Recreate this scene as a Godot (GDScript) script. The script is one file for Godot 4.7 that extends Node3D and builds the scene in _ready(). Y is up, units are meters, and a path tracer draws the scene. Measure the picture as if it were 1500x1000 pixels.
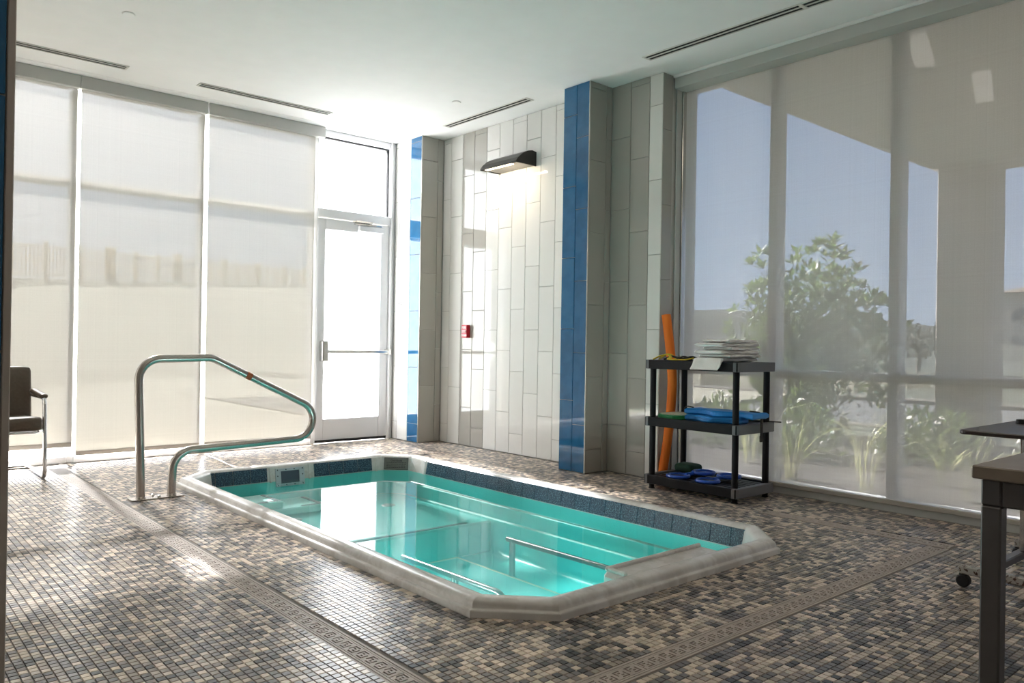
extends Node3D
# Indoor therapy pool room: y up, metres. Window wall along x at z = -6.95, tiled wall and shaded glass along z on the +x side.

const PITCH := 0.0273          # mosaic pitch
const TILE_H := 0.5635         # wall tile pitch, height
const EYE := Vector3(0, 1, 0)
var M := {}
var boxes := {}
var used := {}
var rng := RandomNumberGenerator.new()
var cam: Camera3D

func _ready() -> void:
	rng.seed = 7
	# ---------------------------------------------------------------- camera, sky, sun, exposure
	cam = Camera3D.new()
	cam.name = "camera"
	cam.fov = 47.046
	cam.near = 0.05
	cam.far = 500.0
	cam.position = EYE
	cam.rotation_order = EULER_ORDER_YXZ
	cam.rotation_degrees = Vector3(0.1477, -41.0233, 0.9263)
	add_child(cam)
	var env := Environment.new()
	env.tonemap_mode = Environment.TONE_MAPPER_LINEAR
	env.tonemap_exposure = 1.27
	env.background_mode = Environment.BG_SKY
	env.sdfgi_enabled = true
	env.ssao_enabled = true
	env.ssil_enabled = true
	env.volumetric_fog_enabled = true
	env.volumetric_fog_density = 0.0
	var sky := Sky.new()
	var air := ProceduralSkyMaterial.new()
	air.sky_top_color = Color(0.56, 0.68, 0.88)
	air.sky_horizon_color = Color(0.83, 0.90, 1.0)
	air.sky_curve = 0.16
	air.sky_energy_multiplier = 2.0
	air.ground_bottom_color = Color(0.5, 0.48, 0.44)
	air.ground_horizon_color = Color(0.7, 0.7, 0.7)
	air.sun_angle_max = 78.0
	air.sun_curve = 0.287
	sky.sky_material = air
	env.sky = sky
	var around := WorldEnvironment.new()
	around.name = "environment"
	around.environment = env
	add_child(around)
	var sun := DirectionalLight3D.new()
	sun.name = "sun"
	sun.light_energy = 30.0
	sun.light_color = Color(1.0, 0.995, 0.985)
	sun.light_angular_distance = 1.8
	sun.shadow_enabled = true
	add_child(sun)
	sun.look_at_from_position(Vector3(0, 10, 0), Vector3(0, 10, 0) + Vector3(-0.075, -0.785, 1.0), Vector3.UP)
	make_materials()
	build_floor()
	build_ceiling()
	build_tiled_walls()
	build_window_wall()
	build_right_glazing()
	build_back_of_room()
	build_pool()
	build_handrail()
	build_drains()
	build_shelf_unit()
	build_chair()
	build_tables()
	build_wall_fixtures()
	build_ceiling_fixtures()
	build_outside_right()
	build_outside_back()

# ==================================================================== materials
func lin(r: float, g: float, b: float) -> Color:
	return Color(r, g, b).linear_to_srgb()

func mat(called: String, c: Color, rough := 0.6, metal := 0.0) -> StandardMaterial3D:
	var m := StandardMaterial3D.new()
	m.resource_name = called
	m.albedo_color = c
	m.roughness = rough
	m.metallic = metal
	M[called] = m
	return m

func noise_tex(s: int, freq: float, a: Color, b: Color, seed_ := 1, oct := 4, warp := 0.0, lo := 0.0, hi := 1.0) -> NoiseTexture2D:
	var n := FastNoiseLite.new()
	n.seed = seed_
	n.frequency = freq
	n.fractal_octaves = oct
	if warp > 0.0:
		n.domain_warp_enabled = true
		n.domain_warp_amplitude = warp
	var t := NoiseTexture2D.new()
	t.width = s
	t.height = s
	t.seamless = true
	t.noise = n
	var r := Gradient.new()
	r.offsets = PackedFloat32Array([lo, hi])
	r.colors = PackedColorArray([a, b])
	t.color_ramp = r
	return t

func tri(m: StandardMaterial3D, t: Texture2D, scale_: float) -> StandardMaterial3D:
	m.albedo_texture = t
	m.uv1_triplanar = true
	m.uv1_world_triplanar = true
	m.uv1_scale = Vector3.ONE * scale_
	return m

func make_materials() -> void:
	mat("grout", lin(0.20, 0.18, 0.165), 0.85)
	var mo := mat("mosaic", Color.WHITE, 0.28)
	mo.vertex_color_use_as_albedo = true
	tri(mat("ceiling_paint", Color.WHITE, 0.55), noise_tex(256, 0.02, lin(0.87, 0.865, 0.86), lin(0.90, 0.895, 0.89), 3), 0.7)
	M.ceiling_paint.metallic_specular = 0.2
	M.ceiling_paint.roughness = 0.75
	tri(mat("wall_paint", Color.WHITE, 0.8), noise_tex(256, 0.03, lin(0.56, 0.54, 0.50), lin(0.60, 0.58, 0.54), 4), 0.7)
	mat("wall_grout", lin(0.50, 0.49, 0.47), 0.9)
	for k in 3:
		var d := [0.0, -0.025, 0.02][k] as float
		mat("tile_white%d" % k, lin(0.74 + d, 0.735 + d, 0.71 + d), 0.06)
		mat("tile_greige%d" % k, lin(0.40 + d * 0.6, 0.385 + d * 0.6, 0.35 + d * 0.6), 0.06)
		tri(mat("tile_blue%d" % k, Color.WHITE, 0.05), noise_tex(256, 0.012, lin(0.022, 0.115 + d * 0.3, 0.25 + d * 0.5), lin(0.028, 0.135 + d * 0.3, 0.285 + d * 0.5), 10 + k, 4, 20.0, 0.3, 0.7), 2.0)
	mat("edge_trim", lin(0.55, 0.55, 0.53), 0.3, 0.6)
	mat("pier_trim", lin(0.46, 0.41, 0.37), 0.45)
	mat("aluminium", lin(0.78, 0.78, 0.80), 0.38, 0.1)
	mat("fascia", lin(0.52, 0.52, 0.50), 0.5)
	mat("rubber_black", lin(0.012, 0.012, 0.014), 0.6)
	mat("steel", lin(0.60, 0.59, 0.57), 0.2, 1.0)
	var br := mat("brushed", lin(0.42, 0.385, 0.355), 0.3, 1.0)
	br.roughness = 0.27
	mat("rail_dark", lin(0.22, 0.22, 0.22), 0.28, 1.0)
	mat("chrome", lin(0.75, 0.75, 0.76), 0.1, 1.0)
	var gl := mat("glass", Color(1, 1, 1, 0.02), 0.02)
	gl.transparency = BaseMaterial3D.TRANSPARENCY_ALPHA
	# satin etched door glass: spreads the sun instead of letting it through
	var fr := mat("etched_glass", Color(0.92, 0.94, 0.95, 0.915), 0.3)
	fr.transparency = BaseMaterial3D.TRANSPARENCY_ALPHA
	fr.backlight_enabled = true
	fr.backlight = lin(0.50, 0.515, 0.53)
	# woven solar shade: open weave lets some light straight through, the yarn glows from behind
	var weave := Image.create(512, 512, false, Image.FORMAT_RGBA8)
	var wr := RandomNumberGenerator.new()
	wr.seed = 5
	var warp := PackedFloat32Array()
	var weft := PackedFloat32Array()
	for i in 512:
		warp.append(wr.randfn(0.0, 1.0))
		weft.append(wr.randfn(0.0, 1.0))
	for y in 512:
		for x in 512:
			var v := 0.95 + 0.006 * warp[x] + 0.005 * weft[y] + 0.014 * wr.randfn(0.0, 1.0)
			v = clampf(v, 0.8, 1.0)
			weave.set_pixel(x, y, Color(v, v, v, 1.0))
	var wt := ImageTexture.create_from_image(weave)
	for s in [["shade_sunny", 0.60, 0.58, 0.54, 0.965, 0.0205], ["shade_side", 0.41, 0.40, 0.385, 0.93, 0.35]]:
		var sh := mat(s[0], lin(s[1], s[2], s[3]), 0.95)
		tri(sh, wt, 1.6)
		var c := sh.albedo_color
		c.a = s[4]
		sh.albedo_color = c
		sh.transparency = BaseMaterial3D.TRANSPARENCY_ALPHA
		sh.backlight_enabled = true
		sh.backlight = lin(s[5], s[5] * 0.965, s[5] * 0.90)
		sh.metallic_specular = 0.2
	mat("hem", lin(0.42, 0.39, 0.35), 0.8)
	tri(mat("shell", Color.WHITE, 0.24), noise_tex(512, 0.012, lin(0.55, 0.525, 0.50), lin(0.69, 0.675, 0.66), 21, 5, 60.0, 0.3, 0.65), 1.0)
	for k in 3:
		tri(mat("pool_tile%d" % k, Color.WHITE, 0.25), noise_tex(256, 0.07, lin(0.012, 0.032, 0.060), lin(0.13, 0.26, 0.32), 30 + k, 2, 0.0, 0.4, 0.85), 5.0)
	var wa := mat("water", lin(0.12, 0.52, 0.50), 0.0)
	wa.albedo_color.a = 0.05
	wa.metallic_specular = 0.345
	wa.transparency = BaseMaterial3D.TRANSPARENCY_ALPHA
	var le := mat("lens", lin(0.8, 0.85, 0.85), 0.3)
	le.emission_enabled = true
	le.emission = lin(0.9, 1.0, 1.0)
	le.emission_energy_multiplier = 1.0
	mat("nosing", lin(0.05, 0.03, 0.03), 0.6)
	mat("belt", lin(0.20, 0.70, 0.66), 0.5)
	mat("basin", lin(0.10, 0.66, 0.61), 0.3)
	mat("bench", lin(0.08, 0.44, 0.39), 0.35)
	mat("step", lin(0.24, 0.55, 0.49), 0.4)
	mat("belt_edge", lin(0.72, 0.70, 0.50), 0.5)
	tri(mat("plate_grey", Color.WHITE, 0.45, 0.3), noise_tex(128, 0.05, lin(0.17, 0.16, 0.15), lin(0.22, 0.21, 0.19), 41), 4.0)
	mat("skimmer", lin(0.48, 0.52, 0.56), 0.35)
	mat("ink", lin(0.02, 0.02, 0.02), 0.7)
	tri(mat("grate", Color.WHITE, 0.5), noise_tex(128, 0.03, lin(0.36, 0.30, 0.26), lin(0.46, 0.39, 0.34), 43), 3.0)
	mat("shelf_black", lin(0.007, 0.007, 0.009), 0.45).metallic_specular = 0.3
	mat("shelf_grey", lin(0.13, 0.13, 0.14), 0.5)
	tri(mat("towel", Color.WHITE, 0.95), noise_tex(256, 0.1, lin(0.76, 0.74, 0.73), lin(0.88, 0.87, 0.86), 51), 5.0)
	mat("foam_orange", lin(0.85, 0.19, 0.012), 0.7)
	mat("foam_blue", lin(0.012, 0.22, 0.62), 0.5)
	mat("foam_green", lin(0.01, 0.22, 0.07), 0.5)
	mat("foam_cream", lin(0.50, 0.50, 0.36), 0.7)
	mat("paddle_blue", lin(0.01, 0.075, 0.45), 0.35)
	mat("paddle_dark", lin(0.01, 0.018, 0.06), 0.5)
	mat("strap_yellow", lin(0.62, 0.47, 0.02), 0.7)
	mat("strap_black", lin(0.012, 0.012, 0.012), 0.65)
	mat("bag_green", lin(0.012, 0.05, 0.03), 0.8)
	tri(mat("leather", Color.WHITE, 0.36), noise_tex(256, 0.05, lin(0.088, 0.062, 0.042), lin(0.12, 0.088, 0.062), 61), 3.0)
	tri(mat("laminate", Color.WHITE, 0.4), noise_tex(256, 0.02, lin(0.20, 0.162, 0.130), lin(0.26, 0.215, 0.175), 62), 2.0)
	mat("laminate_dark", lin(0.035, 0.022, 0.02), 0.35)
	mat("table_metal", lin(0.12, 0.115, 0.12), 0.4, 0.5)
	tri(mat("worn_metal", Color.WHITE, 0.5, 0.2), noise_tex(256, 0.04, lin(0.05, 0.02, 0.015), lin(0.42, 0.40, 0.38), 63, 3, 10.0, 0.35, 0.42), 4.0)
	mat("alarm_red", lin(0.52, 0.012, 0.03), 0.3)
	mat("alarm_white", lin(0.8, 0.75, 0.75), 0.5)
	mat("sign_white", lin(0.78, 0.78, 0.78), 0.5)
	mat("bronze", lin(0.022, 0.019, 0.017), 0.35, 0.4)
	mat("label_orange", lin(0.42, 0.10, 0.03), 0.5)
	var led := mat("led", lin(1.0, 0.9, 0.7), 0.5)
	led.emission_enabled = true
	led.emission = lin(1.0, 0.80, 0.52)
	led.emission_energy_multiplier = 6.0
	var pn := mat("panel", lin(0.8, 0.8, 0.78), 0.6)
	pn.emission_enabled = true
	pn.emission = lin(1.0, 0.86, 0.68)
	pn.emission_energy_multiplier = 0.5
	mat("vent_white", lin(0.68, 0.66, 0.62), 0.5)
	mat("vent_dark", lin(0.02, 0.018, 0.016), 0.8)
	# outside
	tri(mat("soffit", Color.WHITE, 0.8), noise_tex(128, 0.03, lin(0.68, 0.64, 0.58), lin(0.72, 0.68, 0.62), 71), 0.5)
	tri(mat("stucco", Color.WHITE, 0.9), noise_tex(128, 0.05, lin(0.42, 0.36, 0.30), lin(0.48, 0.42, 0.36), 72), 0.8)
	tri(mat("dry_grass", Color.WHITE, 0.95), noise_tex(256, 0.05, lin(0.20, 0.185, 0.13), lin(0.26, 0.24, 0.18), 73), 0.15)
	tri(mat("lawn", Color.WHITE, 0.95), noise_tex(256, 0.05, lin(0.024, 0.03, 0.016), lin(0.045, 0.05, 0.03), 74), 0.2)
	tri(mat("mulch", Color.WHITE, 0.95), noise_tex(256, 0.1, lin(0.018, 0.014, 0.011), lin(0.05, 0.04, 0.032), 75), 1.0)
	tri(mat("asphalt", Color.WHITE, 0.9), noise_tex(256, 0.1, lin(0.045, 0.045, 0.047), lin(0.07, 0.07, 0.072), 76), 0.6)
	tri(mat("concrete", Color.WHITE, 0.85), noise_tex(256, 0.03, lin(0.45, 0.42, 0.37), lin(0.56, 0.53, 0.48), 77), 0.5)
	mat("kerb", lin(0.09, 0.078, 0.06), 0.9)
	mat("petal", lin(0.7, 0.68, 0.62), 0.7)
	var fe := mat("fence_metal", lin(0.74, 0.68, 0.58), 0.6)
	fe.backlight_enabled = true
	fe.backlight = lin(0.7, 0.62, 0.48)
	tri(mat("hill_green", Color.WHITE, 1.0), noise_tex(256, 0.03, lin(0.020, 0.025, 0.020), lin(0.034, 0.038, 0.029), 78), 0.05)
	mat("bark", lin(0.12, 0.09, 0.065), 0.9)
	for k in 2:
		var lf := mat("leaf%d" % k, lin([0.045, 0.07][k], [0.075, 0.10][k], [0.022, 0.03][k]), 0.5)
		lf.backlight_enabled = true
		lf.backlight = lin(0.10, 0.14, 0.035)
	var bl := mat("blade", lin(0.30, 0.29, 0.13), 0.6)
	bl.backlight_enabled = true
	bl.backlight = lin(0.45, 0.45, 0.2)
	mat("far_leaf", lin(0.10, 0.09, 0.055), 0.9)
	mat("far_wall", lin(0.45, 0.40, 0.34), 0.9)
	mat("far_roof", lin(0.12, 0.085, 0.06), 0.9)
	mat("far_glass", lin(0.08, 0.10, 0.13), 0.2)
	var so := mat("soffit_light", lin(0.75, 0.72, 0.66), 0.5)
	so.emission_enabled = true
	so.emission = lin(1.0, 0.93, 0.84)
	so.emission_energy_multiplier = 1.3

# ==================================================================== nodes
func numbered(called: String) -> String:
	var n: int = used.get(called, 0)
	used[called] = n + 1
	return called if n == 0 else "%s_%03d" % [called, n]

func thing(called: String, label: String, category: String, at := Vector3.ZERO, group := "", kind := "") -> Node3D:
	var o := Node3D.new()
	o.name = numbered(called)
	o.position = at
	add_child(o)
	tag(o, label, category, group, kind)
	return o

func tag(o: Node, label: String, category: String, group := "", kind := "") -> void:
	o.set_meta("label", label)
	o.set_meta("category", category)
	if group != "":
		o.set_meta("group", group)
	if kind != "":
		o.set_meta("kind", kind)

func struct(called: String, label: String, category: String) -> Node3D:
	return thing(called, label, category, Vector3.ZERO, "", "structure")

func part(parent: Node, called: String, mesh: Mesh, m: Material, at := Vector3.ZERO, turn := Basis.IDENTITY) -> MeshInstance3D:
	var o := MeshInstance3D.new()
	o.name = called
	o.mesh = mesh
	o.material_override = m
	o.transform = Transform3D(turn, at)
	parent.add_child(o, true)
	return o

# a box given by its two corners, edges chamfered
func span(parent: Node, called: String, a: Vector3, b: Vector3, m: Material, bevel := 0.003) -> MeshInstance3D:
	var lo := a.min(b)
	var hi := a.max(b)
	return part(parent, called, cbox(hi - lo, bevel), m, (lo + hi) / 2.0)

# ==================================================================== meshes
func quad(st: SurfaceTool, a: Vector3, b: Vector3, c: Vector3, d: Vector3) -> void:
	tri3(st, a, b, c)
	tri3(st, a, c, d)

func tri3(st: SurfaceTool, a: Vector3, b: Vector3, c: Vector3) -> void:   # counter-clockwise seen from outside
	var n := (b - a).cross(c - a)
	if n.length_squared() < 1e-18:
		return
	n = n.normalized()
	for v in [a, c, b]:
		st.set_normal(n)
		st.add_vertex(v)

func start() -> SurfaceTool:
	var st := SurfaceTool.new()
	st.begin(Mesh.PRIMITIVE_TRIANGLES)
	return st

func add_box(st: SurfaceTool, c: Vector3, s: Vector3, bevel := 0.0, B := Basis.IDENTITY) -> void:
	var h := s / 2.0
	var e := minf(bevel, minf(h.x, minf(h.y, h.z)) * 0.9)
	var P := func(x: float, y: float, z: float) -> Vector3: return c + B * Vector3(x, y, z)
	# faces
	for ax in 3:
		var u := (ax + 1) % 3
		var v := (ax + 2) % 3
		for sg in [-1.0, 1.0]:
			var q := []
			for k in [[-1.0, -1.0], [1.0, -1.0], [1.0, 1.0], [-1.0, 1.0]]:
				var p := Vector3.ZERO
				p[ax] = sg * h[ax]
				p[u] = k[0] * (h[u] - e)
				p[v] = k[1] * (h[v] - e)
				q.append(c + B * p)
			if sg > 0:
				quad(st, q[0], q[1], q[2], q[3])
			else:
				quad(st, q[3], q[2], q[1], q[0])
	if e <= 0.0:
		return
	# edges
	for ax in 3:
		var u := (ax + 1) % 3
		var v := (ax + 2) % 3
		for su in [-1.0, 1.0]:
			for sv in [-1.0, 1.0]:
				var p1 := Vector3.ZERO
				p1[u] = su * h[u]
				p1[v] = sv * (h[v] - e)
				var p2 := Vector3.ZERO
				p2[u] = su * (h[u] - e)
				p2[v] = sv * h[v]
				var off := Vector3.ZERO
				off[ax] = h[ax] - e
				var q := [c + B * (p1 - off), c + B * (p2 - off), c + B * (p2 + off), c + B * (p1 + off)]
				if su * sv > 0:
					quad(st, q[3], q[2], q[1], q[0])
				else:
					quad(st, q[0], q[1], q[2], q[3])
	for sx in [-1.0, 1.0]:
		for sy in [-1.0, 1.0]:
			for sz in [-1.0, 1.0]:
				var a: Vector3 = P.call(sx * h.x, sy * (h.y - e), sz * (h.z - e))
				var b: Vector3 = P.call(sx * (h.x - e), sy * h.y, sz * (h.z - e))
				var d: Vector3 = P.call(sx * (h.x - e), sy * (h.y - e), sz * h.z)
				if sx * sy * sz > 0:
					tri3(st, a, b, d)
				else:
					tri3(st, a, d, b)

func cbox(s: Vector3, bevel := 0.003) -> ArrayMesh:
	var key := "%.4f %.4f %.4f %.4f" % [s.x, s.y, s.z, bevel]
	if not boxes.has(key):
		var st := start()
		add_box(st, Vector3.ZERO, s, bevel)
		boxes[key] = st.commit()
	return boxes[key]

# round the corners of a path
func fillet(pts: Array, r: float, n := 6) -> PackedVector3Array:
	var out := PackedVector3Array([pts[0]])
	for i in range(1, pts.size() - 1):
		var p: Vector3 = pts[i]
		var a: Vector3 = (pts[i - 1] as Vector3) - p
		var b: Vector3 = (pts[i + 1] as Vector3) - p
		var ang := a.angle_to(b)
		var t := minf(r / tan(ang / 2.0), minf(a.length(), b.length()) * 0.49)
		var rr := t * tan(ang / 2.0)
		var bis := (a.normalized() + b.normalized()).normalized()
		var cc := p + bis * (rr / sin(ang / 2.0))
		var s := p + a.normalized() * t - cc
		var e := p + b.normalized() * t - cc
		for k in n + 1:
			out.append(cc + s.slerp(e, float(k) / n))
	out.append(pts[-1])
	return out

func tube(path: PackedVector3Array, r: float, seg := 14, flat := 1.0) -> ArrayMesh:
	var st := start()
	add_tube(st, path, r, seg, flat)
	st.generate_normals()
	return st.commit()

func add_tube(st: SurfaceTool, path: PackedVector3Array, r: float, seg := 14, flat := 1.0, tip := 1.0) -> void:
	var rings := []
	var up := Vector3.UP
	var n := path.size()
	for i in n:
		var t := (path[mini(i + 1, n - 1)] - path[maxi(i - 1, 0)]).normalized()
		if i == 0 and absf(t.dot(up)) > 0.95:
			up = Vector3.RIGHT
		var side := t.cross(up).normalized()
		up = side.cross(t).normalized()
		var ring := PackedVector3Array()
		var rr := r * lerpf(1.0, tip, float(i) / maxf(1.0, n - 1))
		for k in seg:
			var a := TAU * k / seg
			ring.append(path[i] + (side * cos(a) + up * sin(a) * flat) * rr)
		rings.append(ring)
	st.set_smooth_group(0)
	for i in n - 1:
		for k in seg:
			var k2 := (k + 1) % seg
			var A: PackedVector3Array = rings[i]
			var Bq: PackedVector3Array = rings[i + 1]
			for v in [A[k], A[k2], Bq[k2], A[k], Bq[k2], Bq[k]]:
				st.add_vertex(v)
	st.set_smooth_group(-1)
	for e in [0, n - 1]:
		var R: PackedVector3Array = rings[e]
		for k in range(1, seg - 1):
			for v in ([R[0], R[k + 1], R[k]] if e == 0 else [R[0], R[k], R[k + 1]]):
				st.add_vertex(v)

# profile: Vector2(radius, y), lathed about y
func lathe(profile: Array, seg := 20) -> ArrayMesh:
	var st := start()
	for i in profile.size() - 1:
		var p: Vector2 = profile[i]
		var q: Vector2 = profile[i + 1]
		st.set_smooth_group(-1)
		for k in seg:
			var a := TAU * k / seg
			var b := TAU * (k + 1) / seg
			var A := Vector3(p.x * cos(a), p.y, p.x * sin(a))
			var Bp := Vector3(p.x * cos(b), p.y, p.x * sin(b))
			var Cq := Vector3(q.x * cos(b), q.y, q.x * sin(b))
			var D := Vector3(q.x * cos(a), q.y, q.x * sin(a))
			quad(st, A, D, Cq, Bp)
	return st.commit()

# polygon in x-z extruded in y, top and bottom edges chamfered
func slab(poly: PackedVector2Array, y0: float, y1: float, bevel := 0.0) -> ArrayMesh:
	var st := start()
	add_slab(st, poly, y0, y1, bevel)
	return st.commit()

func add_slab(st: SurfaceTool, poly_: PackedVector2Array, y0: float, y1: float, bevel := 0.0) -> void:
	var poly := poly_.duplicate()
	if Geometry2D.is_polygon_clockwise(poly):
		poly.reverse()
	var n := poly.size()
	var inner := PackedVector2Array()
	for i in n:
		var a := poly[(i + n - 1) % n]
		var b := poly[i]
		var c := poly[(i + 1) % n]
		var d1 := (b - a).normalized()
		var d2 := (c - b).normalized()
		var m := (Vector2(-d1.y, d1.x) + Vector2(-d2.y, d2.x))
		m = m / maxf(0.2, m.length_squared() / 2.0)
		inner.append(b + m * bevel)
	var idx := Geometry2D.triangulate_polygon(inner)
	var V := func(p: Vector2, y: float) -> Vector3: return Vector3(p.x, y, p.y)
	for i in range(0, idx.size(), 3):
		var a: Vector2 = inner[idx[i]]
		var b: Vector2 = inner[idx[i + 1]]
		var c: Vector2 = inner[idx[i + 2]]
		if (b - a).cross(c - a) < 0:
			var t := b
			b = c
			c = t
		tri3(st, V.call(a, y1), V.call(c, y1), V.call(b, y1))
		tri3(st, V.call(a, y0), V.call(b, y0), V.call(c, y0))
	for i in n:
		var j := (i + 1) % n
		quad(st, V.call(poly[i], y0 + bevel), V.call(poly[i], y1 - bevel), V.call(poly[j], y1 - bevel), V.call(poly[j], y0 + bevel))
		if bevel > 0.0:
			quad(st, V.call(poly[i], y1 - bevel), V.call(inner[i], y1), V.call(inner[j], y1), V.call(poly[j], y1 - bevel))
			quad(st, V.call(inner[i], y0), V.call(poly[i], y0 + bevel), V.call(poly[j], y0 + bevel), V.call(inner[j], y0))

# a soft rounded block; wob adds lumps, droop bends the -x end down past x < droop_x
func soft(s: Vector3, r: float, n := 8, wob := 0.0, seed_ := 1, droop_x := -9.0, droop := 0.0) -> ArrayMesh:
	var no := FastNoiseLite.new()
	no.seed = seed_
	no.frequency = 9.0
	var st := start()
	st.set_smooth_group(0)
	var h := s / 2.0
	var core := h - Vector3.ONE * minf(r, minf(h.x, minf(h.y, h.z)))
	var rr := minf(r, minf(h.x, minf(h.y, h.z)))
	var at := func(p: Vector3) -> Vector3:
		var q := p * h
		var inner := q.clamp(-core, core)
		var d := q - inner
		var o := inner + (d.normalized() * rr if d.length() > 1e-6 else Vector3.ZERO)
		if wob > 0.0:
			o += Vector3(0, no.get_noise_3dv(o + Vector3(5, 0, 0)), no.get_noise_3dv(o * 1.7)) * wob
		if o.x < droop_x:
			o.y -= droop * pow((droop_x - o.x), 1.0)
		return o
	for ax in 3:
		var u := (ax + 1) % 3
		var v := (ax + 2) % 3
		for sg in [-1.0, 1.0]:
			for i in n:
				for j in n:
					var q := []
					for k in [[0, 0], [1, 0], [1, 1], [0, 1]]:
						var p := Vector3.ZERO
						p[ax] = sg
						p[u] = sin((float(i + k[0]) / n * 2.0 - 1.0) * PI / 2.0)
						p[v] = sin((float(j + k[1]) / n * 2.0 - 1.0) * PI / 2.0)
						q.append(at.call(p))
					var o: Array = [q[0], q[2], q[1], q[0], q[3], q[2]] if sg > 0 else [q[0], q[1], q[2], q[0], q[2], q[3]]
					for w in o:
						st.add_vertex(w)
	st.generate_normals()
	return st.commit()

func rounded_rect(w: float, d: float, r: float, n := 5) -> PackedVector2Array:
	var out := PackedVector2Array()
	for k in 4:
		var c := Vector2([1, -1, -1, 1][k] * (w / 2 - r), [1, 1, -1, -1][k] * (d / 2 - r))
		for i in n + 1:
			var a := PI / 2 * (k + float(i) / n)
			out.append(c + Vector2(cos(a), sin(a)) * r)
	return out

# ==================================================================== the pool's octagon
const POOL_X0 := 1.772
const POOL_X1 := 3.735
const POOL_Z0 := -5.69
const POOL_Z1 := -2.012
const POOL_C := 0.235

func octagon(d: float) -> PackedVector2Array:   # inset by d, as (x, z)
	var c := POOL_C - 0.586 * d
	var x0 := POOL_X0 + d
	var x1 := POOL_X1 - d
	var z0 := POOL_Z0 + d
	var z1 := POOL_Z1 - d
	return PackedVector2Array([Vector2(x0 + c, z0), Vector2(x1 - c, z0), Vector2(x1, z0 + c), Vector2(x1, z1 - c), Vector2(x1 - c, z1), Vector2(x0 + c, z1), Vector2(x0, z1 - c), Vector2(x0, z0 + c)])

# ==================================================================== floor
func build_floor() -> void:
	var f := struct("floor", "grey and beige mosaic tile floor around the pool", "floor")
	var o := octagon(0.03)
	var st := start()
	var y0 := -0.12
	var y1 := -0.0035
	var R := func(x0: float, x1: float, z0: float, z1: float) -> void:
		add_box(st, Vector3((x0 + x1) / 2, (y0 + y1) / 2, (z0 + z1) / 2), Vector3(x1 - x0, y1 - y0, z1 - z0))
	R.call(-1.7, o[7].x, -7.1, 2.6)
	R.call(o[2].x, 5.1, -7.1, 2.6)
	R.call(o[7].x, o[2].x, -7.1, o[0].y)
	R.call(o[7].x, o[2].x, o[4].y, 2.6)
	for t in [[o[7], o[0], Vector2(o[7].x, o[0].y)], [o[1], o[2], Vector2(o[2].x, o[1].y)], [o[3], o[4], Vector2(o[3].x, o[4].y)], [o[5], o[6], Vector2(o[6].x, o[5].y)]]:
		add_slab(st, PackedVector2Array(t), y0, y1)
	part(f, "grout_bed", st.commit(), M.grout)
	# mosaic: tones of single tiles
	var tones := [[0.68, 0.565, 0.46], [0.53, 0.445, 0.36], [0.33, 0.27, 0.22], [0.25, 0.207, 0.172], [0.17, 0.158, 0.152], [0.118, 0.107, 0.107], [0.040, 0.037, 0.039]]
	var share := [0.17, 0.13, 0.18, 0.15, 0.15, 0.12, 0.10]
	var oct := octagon(0.012)
	var places := PackedVector3Array()
	var tints := PackedColorArray()
	var near := []
	var nx := int((4.96 + 1.3) / PITCH)
	var nz := int((6.945 + 1.0) / PITCH)
	var last := 0
	var inv := cam.transform.affine_inverse()
	var half := tan(deg_to_rad(cam.fov) / 2.0)
	for j in nz:
		var z := -6.935 + j * PITCH
		for i in nx:
			var x := -1.3 + i * PITCH
			if rng.randf() > 0.10:
				var r := rng.randf()
				last = 0
				while last < 6 and r > share[last]:
					r -= share[last]
					last += 1
			var p := Vector2(x, z)
			if x > POOL_X0 and x < POOL_X1 and z > POOL_Z0 and z < POOL_Z1 and Geometry2D.is_point_in_polygon(p, oct):
				continue
			if absf(x - 1.297) < 0.058 and z < -1.51:
				continue
			if absf(z + 1.575) < 0.058 and x > 1.24 and x < 4.38:
				continue
			if absf(x - 4.325) < 0.058 and z > -2.6 and z < -1.51:
				continue
			if x > 4.40 and z < -6.46 or x > 4.66 and z < -3.70 or x > 4.41 and z < -4.20 and z > -4.50:
				continue
			var k := 0.9 + 0.2 * rng.randf()
			var t: Array = tones[last]
			places.append(Vector3(x, 0, z))
			tints.append(Color(t[0] * k, t[1] * k * rng.randf_range(0.98, 1.02), t[2] * k * rng.randf_range(0.96, 1.04)))
			var v := inv * Vector3(x, 0, z)
			if v.z < -0.5 and absf(v.x / -v.z) < half * 1.5 and absf(v.y / -v.z) < half:
				near.append([v.length(), places.size() - 1])
	near.sort_custom(func(a, b): return a[0] < b[0])
	var single := {}
	for k in mini(300, near.size()):
		single[near[k][1]] = true
	var tile := mosaic_tile()
	var mm := MultiMesh.new()
	mm.transform_format = MultiMesh.TRANSFORM_3D
	mm.use_colors = true
	mm.mesh = tile
	mm.instance_count = places.size() - single.size()
	var at := 0
	var keyed := {}
	for k in places.size():
		if single.has(k):
			var c := tints[k]
			var key := "%d" % int(c.get_luminance() * 40)
			if not keyed.has(key):
				var sm := StandardMaterial3D.new()
				sm.albedo_color = c.linear_to_srgb()
				sm.roughness = 0.28
				keyed[key] = sm
			part(f, "mosaic_tile", tile, keyed[key], places[k])
			continue
		mm.set_instance_transform(at, Transform3D(Basis.IDENTITY, places[k]))
		mm.set_instance_color(at, tints[k])
		at += 1
	var rest := MultiMeshInstance3D.new()
	rest.name = "mosaic_field"
	rest.multimesh = mm
	rest.material_override = M.mosaic
	rest.set_meta("kind", "stuff")
	f.add_child(rest)

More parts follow.
